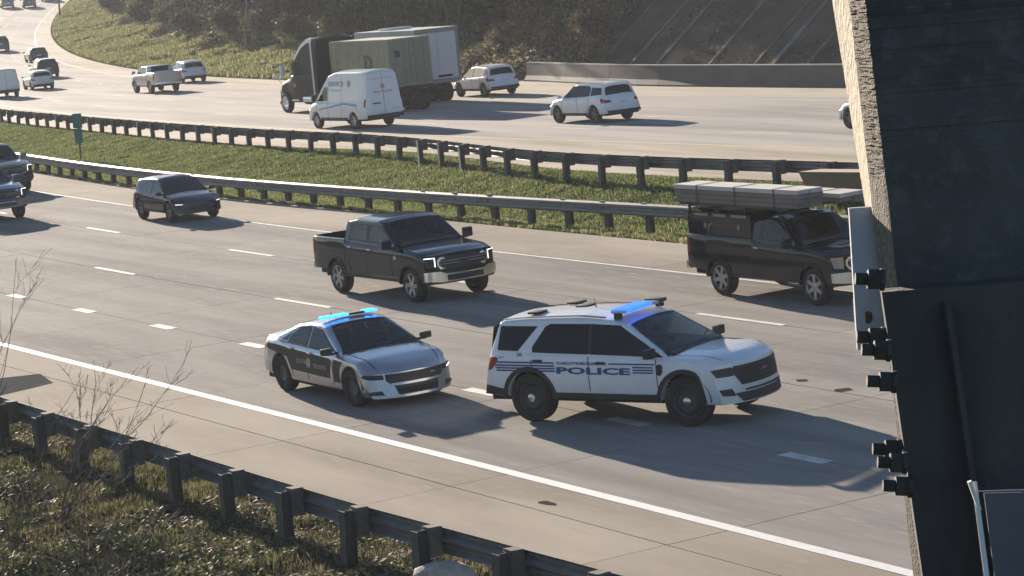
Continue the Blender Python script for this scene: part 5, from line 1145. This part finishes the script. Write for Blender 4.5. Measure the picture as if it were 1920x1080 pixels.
# ---- grass blades and leaf litter as many small faces
def blades(name, X, Y, Z, h, w, m, lean=.5):
    n = len(X); a = rng.uniform(0, 2*np.pi, n); hh = h * rng.uniform(.5, 1.4, n); ww = w * rng.uniform(.6, 1.3, n); la = rng.uniform(0, 2*np.pi, n); ll = hh * rng.uniform(0, lean, n)
    V = np.empty((n, 3, 3)); V[:, 0] = np.stack([X - np.cos(a)*ww, Y - np.sin(a)*ww, Z - .02], -1); V[:, 1] = np.stack([X + np.cos(a)*ww, Y + np.sin(a)*ww, Z - .02], -1); V[:, 2] = np.stack([X + np.cos(la)*ll, Y + np.sin(la)*ll, Z + hh], -1)
    return tris(name, V, m)
def tris(name, V, m):
    n, k = V.shape[:2]; me = bpy.data.meshes.new(name); me.vertices.add(n*k); me.vertices.foreach_set('co', V.reshape(-1).astype(np.float32)); me.loops.add(n*k); me.loops.foreach_set('vertex_index', np.arange(n*k, dtype=np.int32))
    me.polygons.add(n); me.polygons.foreach_set('loop_start', np.arange(0, n*k, k, dtype=np.int32)); me.update(calc_edges=True)
    ms = m if isinstance(m, (list, tuple)) else [m]
    for q in ms: me.materials.append(q)
    if len(ms) > 1: me.polygons.foreach_set('material_index', rng.integers(0, len(ms), n).astype(np.int32))
    return link(name, me)
def leafmat(name, c1, c2, tr=.35, sc=.8):
    m = noisy(name, c1, c2, sc, .7, detail=3, spec=.2); nt, nd, lk, b = nodes_of(m); t = nd.new('ShaderNodeBsdfTranslucent'); mx = nd.new('ShaderNodeMixShader'); mx.inputs[0].default_value = tr
    src = b.inputs['Base Color'].links[0].from_socket; lk.new(src, t.inputs[0]); out = nd['Material Output']; lk.new(b.outputs[0], mx.inputs[1]); lk.new(t.outputs[0], mx.inputs[2]); lk.new(mx.outputs[0], out.inputs[0]); return m
G1_, G2_, G3_ = leafmat('grass_green', (.085, .135, .035), (.13, .175, .055), .45), leafmat('grass_olive', (.15, .165, .065), (.20, .20, .085), .45), leafmat('grass_straw', (.33, .28, .16), (.40, .34, .20), .45)
def scatter(n, s0, s1, qa, qb, clump, keep=0.0, seed=0):
    s = rng.uniform(s0, s1, n); t = rng.uniform(0, 1, n); q = qa(s) + (qb(s) - qa(s)) * t; x = s*E_[0] + q*N_[0]; y = s*E_[1] + q*N_[1]
    f = vnoise(x, y, clump, seed) + .6 * vnoise(x, y, clump * .35, seed + 1); k = f > keep; return x[k], y[k]
x, y = scatter(330000, -175, -42, lambda s: qE2(s) - .15, lambda s: qE3(s) + .1, 1.6, -1.1, 3); o = blades('median_grass', x, y, terrain(x, y), .075, .020, [G1_, G1_, G1_, G1_, G2_, G3_], 1.3); o['kind'] = 'stuff'
x, y = scatter(60000, -175, -42, lambda s: qE2(s) - .05, lambda s: qG2(s) + .2, .5, -.1, 5); o = blades('roadside_grass', x, y, terrain(x, y), .11, .025, [G2_, G3_, G1_], .9); o['kind'] = 'stuff'
V1_, V2_, V3_ = leafmat('verge_green', (.075, .095, .03), (.12, .135, .05), .45), leafmat('verge_olive', (.13, .115, .06), (.18, .155, .085), .4), leafmat('verge_straw', (.24, .19, .12), (.31, .25, .16), .35)
x, y = scatter(190000, -60, -20, lambda s: qG1(s) - 1.6, lambda s: qG1(s) + 9, .8, -.45, 7); o = blades('verge_grass', x, y, terrain(x, y), .09, .011, [V1_, V1_, V2_, V2_, V3_], 1.1); o['kind'] = 'stuff'
x, y = scatter(150000, -430, -135, lambda s: qEdgeFar(s) - .3, lambda s: qEdgeFar(s) - 14, 3, -.5, 9); o = blades('far_grass', x, y, terrain(x, y), .25, .07, [G2_, G3_, G2_, G1_], .7); o['kind'] = 'stuff'
def litter(name, x, y, z, size, m, flat=.5):
    n = len(x); a = rng.uniform(0, 2*np.pi, n); sz = size * rng.uniform(.5, 1.3, n); u = np.stack([np.cos(a), np.sin(a), rng.uniform(-flat, flat, n)], -1); v = np.stack([-np.sin(a), np.cos(a), rng.uniform(-flat, flat, n)], -1)
    c0 = np.stack([x, y, z], -1); V = np.stack([c0 - u*sz[:, None], c0 - v*sz[:, None]*.55, c0 + u*sz[:, None], c0 + v*sz[:, None]*.55], 1); return tris(name, V, m)
L1, L2, L3 = leafmat('dead_leaf_tan', (.22, .17, .12), (.29, .23, .17), .2, 3), leafmat('dead_leaf_brown', (.13, .085, .055), (.18, .12, .08), .2, 3), leafmat('ivy_leaf', (.06, .085, .03), (.10, .12, .05), .3, 3)
x, y = scatter(130000, -60, -20, lambda s: qG1(s) - 1.4, lambda s: qG1(s) + 9, 1.3, -.1, 11); o = litter('leaf_litter', x, y, terrain(x, y) + rng.uniform(.0, .07, len(x)), .045, [L1, L2, L2, L3]); o['kind'] = 'stuff'
x, y = scatter(60000, -60, -20, lambda s: qG1(s) + .8, lambda s: qG1(s) + 10, 1.1, .1, 13); o = litter('ground_ivy', x, y, terrain(x, y) + rng.uniform(.02, .26, len(x)), .05, [L3, L3, G2_], .9); o['kind'] = 'stuff'
x, y = scatter(22000, -142, -125, lambda s: qEdgeFar(s) - .8, lambda s: qEdgeFar(s) - 14, 2, -.5, 15); o = litter('bank_brush', x, y, terrain(x, y) + rng.uniform(0, .7, len(x)) , .14, [L1, G3_, L2, G2_], .9); o['kind'] = 'stuff'
x, y = scatter(14000, -118, -60, lambda s: qEdgeFar(s) - .8, lambda s: qEdgeFar(s) - 12, 2.2, .15, 16); o = litter('bank_litter', x, y, terrain(x, y) + rng.uniform(0, .15, len(x)), .09, [L1, L2, L2], .9); o['kind'] = 'stuff'

x, y = scatter(90000, -420, -134, lambda s: qEdgeFar(s) - 9, lambda s: qEdgeFar(s) - 40, 2.5, -.35, 17); o = litter('wood_undergrowth', x, y, terrain(x, y) + rng.uniform(0, 1, len(x)) ** 1.5 * 2.6 , .26, [leafmat('undergrowth_dark', (.035, .045, .02), (.06, .06, .03), .2, 1), leafmat('undergrowth_brown', (.08, .065, .045), (.11, .09, .06), .2, 1)], .9); o['kind'] = 'stuff'
# ---- trees
M_bark = noisy('bark', (.10, .085, .07), (.15, .13, .11), 5, .9, bump=.5)
M_barkp = noisy('pale_bark', (.30, .27, .23), (.38, .35, .30), 5, .9)
F_dk = [leafmat('foliage_dark', (.030, .045, .018), (.05, .065, .025), .25, .5), leafmat('foliage_mid', (.055, .07, .028), (.08, .09, .035), .3, .5), leafmat('foliage_light', (.10, .11, .045), (.14, .14, .06), .3, .5)]
F_br = [leafmat('brush_brown', (.13, .10, .065), (.18, .14, .09), .25, .8), leafmat('brush_straw', (.24, .20, .13), (.30, .25, .17), .25, .8), L2]
def skeleton(h, r, seed, spread=.6, levels=3, nb=5):
    rs = random.Random(seed); segs = []; tips = []
    def grow(p, d, L, rad, lv):
        n = 4; pts = [p]; rr = [rad]
        for i in range(n): d = (d + Vector((rs.uniform(-.16, .16), rs.uniform(-.16, .16), rs.uniform(-.04, .12)))).normalized(); p = p + d * L / n; pts.append(p); rr.append(rad * (1 - .65 * (i+1) / n))
        segs.append((pts, rr)); 
        if lv == 0: tips.append(p); return
        for k in range(nb if lv == levels else 3):
            t = rs.uniform(.35, 1.0); i = min(n - 1, int(t * n)); q = pts[i].lerp(pts[i+1], t * n - i); a = rs.uniform(0, 2*math.pi); nd = (d * .55 + Vector((math.cos(a), math.sin(a), rs.uniform(0, .55))) * spread).normalized(); grow(q, nd, L * rs.uniform(.45, .7), rr[i] * .55, lv - 1)
        tips.append(p)
    grow(Vector((0, 0, -.2)), Vector((0, 0, 1)), h, r, levels); return segs, tips
def crown_mesh(name, tips, n, size, R, mats_, seed, flat=1.0):
    rs = np.random.default_rng(seed); T = np.array([list(t) for t in tips]); idx = rs.integers(0, len(T), n); c0 = T[idx] + rs.normal(0, 1, (n, 3)) * R * rs.uniform(.2, 1, (n, 1)) * [1, 1, .7]
    a = rs.normal(0, 1, (n, 3)); a /= np.linalg.norm(a, axis=1)[:, None]; b = np.cross(a, rs.normal(0, 1, (n, 3))); b /= np.linalg.norm(b, axis=1)[:, None]; sz = size * rs.uniform(.5, 1.4, (n, 1))
    V = np.stack([c0 - a*sz, c0 - b*sz*.6, c0 + a*sz, c0 + b*sz*.6], 1); V[:, :, 2] = np.maximum(V[:, :, 2], .05)
    o = tris(name, V, mats_); cl = (idx * 7919 % 10); mi = np.where(cl < 5, 0, np.where(cl < 8, 1, 2)).astype(np.int32); o.data.polygons.foreach_set('material_index', mi); return o
def make_tree(name, label, cat, h, r, n, size, R, mats_, seed, bark=None, group=None, spread=.6, levels=3):
    root = empty(name); meta(root, label, cat, group); segs, tips = skeleton(h, r, seed, spread, levels); mb = MB()
    for p, rr in segs[:1]: mb.tube(p, rr, n=8)
    mb.build('trunk', bark or M_bark, root, smooth=60); mb = MB()
    for p, rr in segs[1:]: mb.tube(p, [max(.012, q) for q in rr], n=4, cap=False)
    mb.build('branches', bark or M_bark, root, fixn=False)
    if n: c_ = crown_mesh('crown', tips, n, size, R, mats_, seed); c_.parent = root
    return root
def put(o, x, y, rz=0, sc=1.0, dz=0): o.location = (x, y, float(terrain(x, y)) + dz); o.rotation_euler = (0, 0, rz); o.scale = (sc, sc, sc * random.uniform(.9, 1.1))
GW = 'trees of the wood beyond the far carriageway'
protos = [make_tree('evergreen_tree', 'x', 'tree', 6.5, .12, 9000, .20, .95, F_dk, 11, group=GW), make_tree('leafy_tree', 'x', 'tree', 8.5, .15, 9000, .22, 1.1, [F_dk[1], F_dk[0], F_dk[2]], 23, group=GW),
    make_tree('bare_tree', 'x', 'tree', 8.5, .11, 1500, .12, .8, F_br, 31, bark=M_barkp, group=GW, spread=.5), make_tree('shrub', 'x', 'shrub', 2.2, .07, 5000, .15, .6, [F_dk[1], F_dk[2], F_br[0]], 47, group='shrubs at the foot of the wood', spread=.9, levels=2),
    make_tree('dry_bush', 'x', 'bush', 1.8, .05, 2600, .12, .5, F_br, 53, group='dry bushes around the foot of the embankment', spread=1.0, levels=2)]
used = set()
KL = {0: 'dense dark evergreen tree of the wood', 1: 'broad mid green tree of the wood', 2: 'bare pale branched tree of the wood', 3: 'low green shrub', 4: 'dry brown bush on the bank'}
def where(u):
    return 'above the grass near the lamp pole' if u < 260 else 'above the silver pickup' if u < 400 else 'left of the lorry tractor' if u < 540 else 'behind the lorry' if u < 700 else 'behind the white box trailer' if u < 880 else 'between trailer and embankment' if u < 1060 else 'high on the embankment'
rowd = {0: 'front row', 1: 'second row', 2: 'back row', 3: 'rearmost row'}
def plant(k, u, d, sc=1.0, row=0, s=None):
    """k: kind; u: which stretch of the edge (column of the photograph it was surveyed in); d: metres behind the road edge"""
    if s is None:
        P = hit(u, float(np.interp(u, [160, 200, 300, 430, 560, 700, 860, 1000, 1600], [5, 45, 78, 102, 128, 140, 150, 158, 166])), zF); s = float(P[:2] @ E_)
    q = float(qEdgeFar(s)) - d; x, y = sq2xy(s, q)
    o = protos[k] if k not in used else copy_tree(protos[k]); used.add(k); put(o, x, y, random.uniform(0, 6.3), sc); o['label'] = f'{KL[k]}, {rowd[row]}, {where(u)}'; return o
trees = [(1, 190, 12, 1.2, 0), (0, 215, 16, 1.3, 1), (2, 240, 9.5, 1.0, 0), (0, 262, 12, 1.15, 0), (1, 290, 17, 1.3, 1), (2, 318, 9.5, .9, 0), (1, 345, 12, 1.1, 0), (0, 375, 16, 1.3, 1), (2, 396, 9, .95, 0),
    (0, 420, 11, 1.0, 0), (1, 450, 14, 1.2, 1), (2, 478, 8.5, 1.0, 0), (0, 505, 10, .95, 0), (1, 530, 15, 1.2, 1), (0, 565, 9.5, 1.0, 0), (1, 600, 13, 1.1, 1), (0, 640, 9, .9, 0), (1, 680, 12, 1.1, 1), (0, 720, 9, .9, 0), (1, 760, 13, 1.1, 1), (0, 800, 9.5, .9, 0),
    (2, 840, 8, .9, 0), (1, 870, 13, 1.0, 1), (0, 905, 10, .8, 0), (2, 940, 10, .9, 1)]
for t in trees: plant(*t)
for i, u in enumerate((230, 300, 360, 410, 455, 500, 545, 590)): plant(3, u, 7.5 + (i % 3), .8 + .12 * (i % 3), 0 if i % 2 else 1)
for i, (u, d) in enumerate(((868, 4), (885, 6), (905, 3.5), (925, 6.5), (940, 3), (958, 5), (975, 2.6), (990, 5), (1010, 2.6), (1040, 1.8))): plant(4, u, d, .6 + .15 * (i % 3), 0 if i % 2 else 1)
for k, s, d, sc in ((0, -148, 17, 1.6), (1, -140, 20, 1.7), (1, -132, 19, 1.6), (1, -158, 16, 2.0), (0, -165, 12, 2.0), (1, -172, 15, 2.0), (0, -180, 14, 1.9), (1, -190, 17, 1.9), (0, -202, 16, 1.9), (1, -216, 18, 2), (0, -232, 18, 2), (1, -250, 20, 2), (0, -270, 20, 2), (1, -150, 22, 1.3), (0, -142, 20, 1.2), (1, -134, 22, 1.3), (0, -126, 21, 1.2), (1, -118, 22, 1.2), (0, -110, 21, 1.2), (1, -101, 22, 1.2), (0, -92, 22, 1.2)):  # added tall trees; those beside the embankment are there to shade its slope
    o = copy_tree(protos[k]); x, y = sq2xy(s, float(qEdgeFar(s)) - d); put(o, x, y, random.uniform(0, 6), sc); dd = np.array([x, y, 3.0]) - CAMP; u_ = 960 + FPX * float(dd @ RT_) / float(dd @ FW_); o['label'] = ('tall ' if s < -136 else 'smaller ') + KL[k].replace(' of the wood', '') + ', added deep in the wood ' + where(u_); o['group'] = 'tall trees added deep in the wood, some to shade the embankment'
# bare twigs in the lower left, close to the lens
M_twig = noisy('grey_brown_twig', (.085, .07, .062), (.13, .11, .10), 20, .9)
def twig_bush(label, px, tops, seed, dep=None):
    base = hit(*px, terrain) if dep is None else None; root = empty('bare_shrub', tuple(base)); meta(root, label, 'shrub'); rs = random.Random(seed)
    D = float((base - CAMP) @ FW_)
    def twig(p, q, r, lv, name):
        n = 6; pts = []; side = Vector((rs.uniform(-1, 1), rs.uniform(-.5, .5), rs.uniform(-.3, .3))) * (q - p).length * .10
        for i in range(n + 1): t = i / n; pts.append(p.lerp(q, t) + side * math.sin(math.pi * t) + Vector((rs.uniform(-1, 1), rs.uniform(-1, 1), rs.uniform(-1, 1))) * (q - p).length * .012)
        out = [(pts, [r * (1 - .75 * i / n) for i in range(n + 1)])]
        if lv:
            for k in range(rs.randint(5, 8)):
                t = rs.uniform(.25, .97); i = int(t * n); a = pts[i]; L = (q - p).length * rs.uniform(.14, .34); d = (q - p).normalized() + Vector((rs.uniform(-.9, .9), rs.uniform(-.4, .4), rs.uniform(-.2, .8))); out += twig(a, a + d.normalized() * L, r * (1 - .7 * t) * .6, lv - 1, name)
        return out
    for tu, tv in tops:
        q = Vector(at(tu, tv, D - rs.uniform(.2, 1.2))) - Vector(base); mb = MB()
        for pts, rr in twig(Vector((rs.uniform(-.05, .05), 0, -.05)), q, .013, 2, ''): mb.tube(pts, [max(.003, x) for x in rr], n=4, cap=False)
        mb.build('stem', M_twig, root, fixn=False)
    return root
twig_bush('tall bare twiggy shrub in front of the white edge line, lower left', (110, 985), [(178, 672), (255, 690), (345, 697), (295, 745), (150, 715), (215, 740), (245, 780), (310, 790), (270, 720)], 5)
twig_bush('low bare shrub arching over the near guardrail, left of the tall one', (20, 1010), [(155, 700), (90, 800), (215, 850), (60, 870), (120, 880), (175, 800), (30, 840)], 9)
twig_bush('sparse bare shrub at the left edge reaching over the road lanes', (-60, 900), [(30, 480), (85, 520), (-20, 560), (15, 640)], 14)
twig_bush('tangled bare shrub in the ivy below the near guardrail', (200, 1120), [(330, 850), (240, 925), (300, 960), (150, 940), (380, 1000), (200, 960), (270, 1000), (120, 1000)], 21)
twig_bush('bare thin stemmed shrub in the bottom left corner', (30, 1200), [(75, 1010), (10, 1000), (130, 1060), (200, 1040)], 33)
# ------------------------------------------------------------------ haze
HZD = 0.00036
mb = MB(); mb.box(-330, 330, -30, 640, -25, 45); o = mb.build('haze', mat('haze_air'), fixn=True); o['kind'] = 'stuff'
m = MATS['haze_air']; nt = m.node_tree; nt.nodes.clear(); ou = nt.nodes.new('ShaderNodeOutputMaterial'); pv = nt.nodes.new('ShaderNodeVolumePrincipled'); pv.inputs['Density'].default_value = HZD; pv.inputs['Color'].default_value = (.93, .95, 1, 1); pv.inputs['Anisotropy'].default_value = .0
nt.links.new(pv.outputs[0], ou.inputs['Volume'])
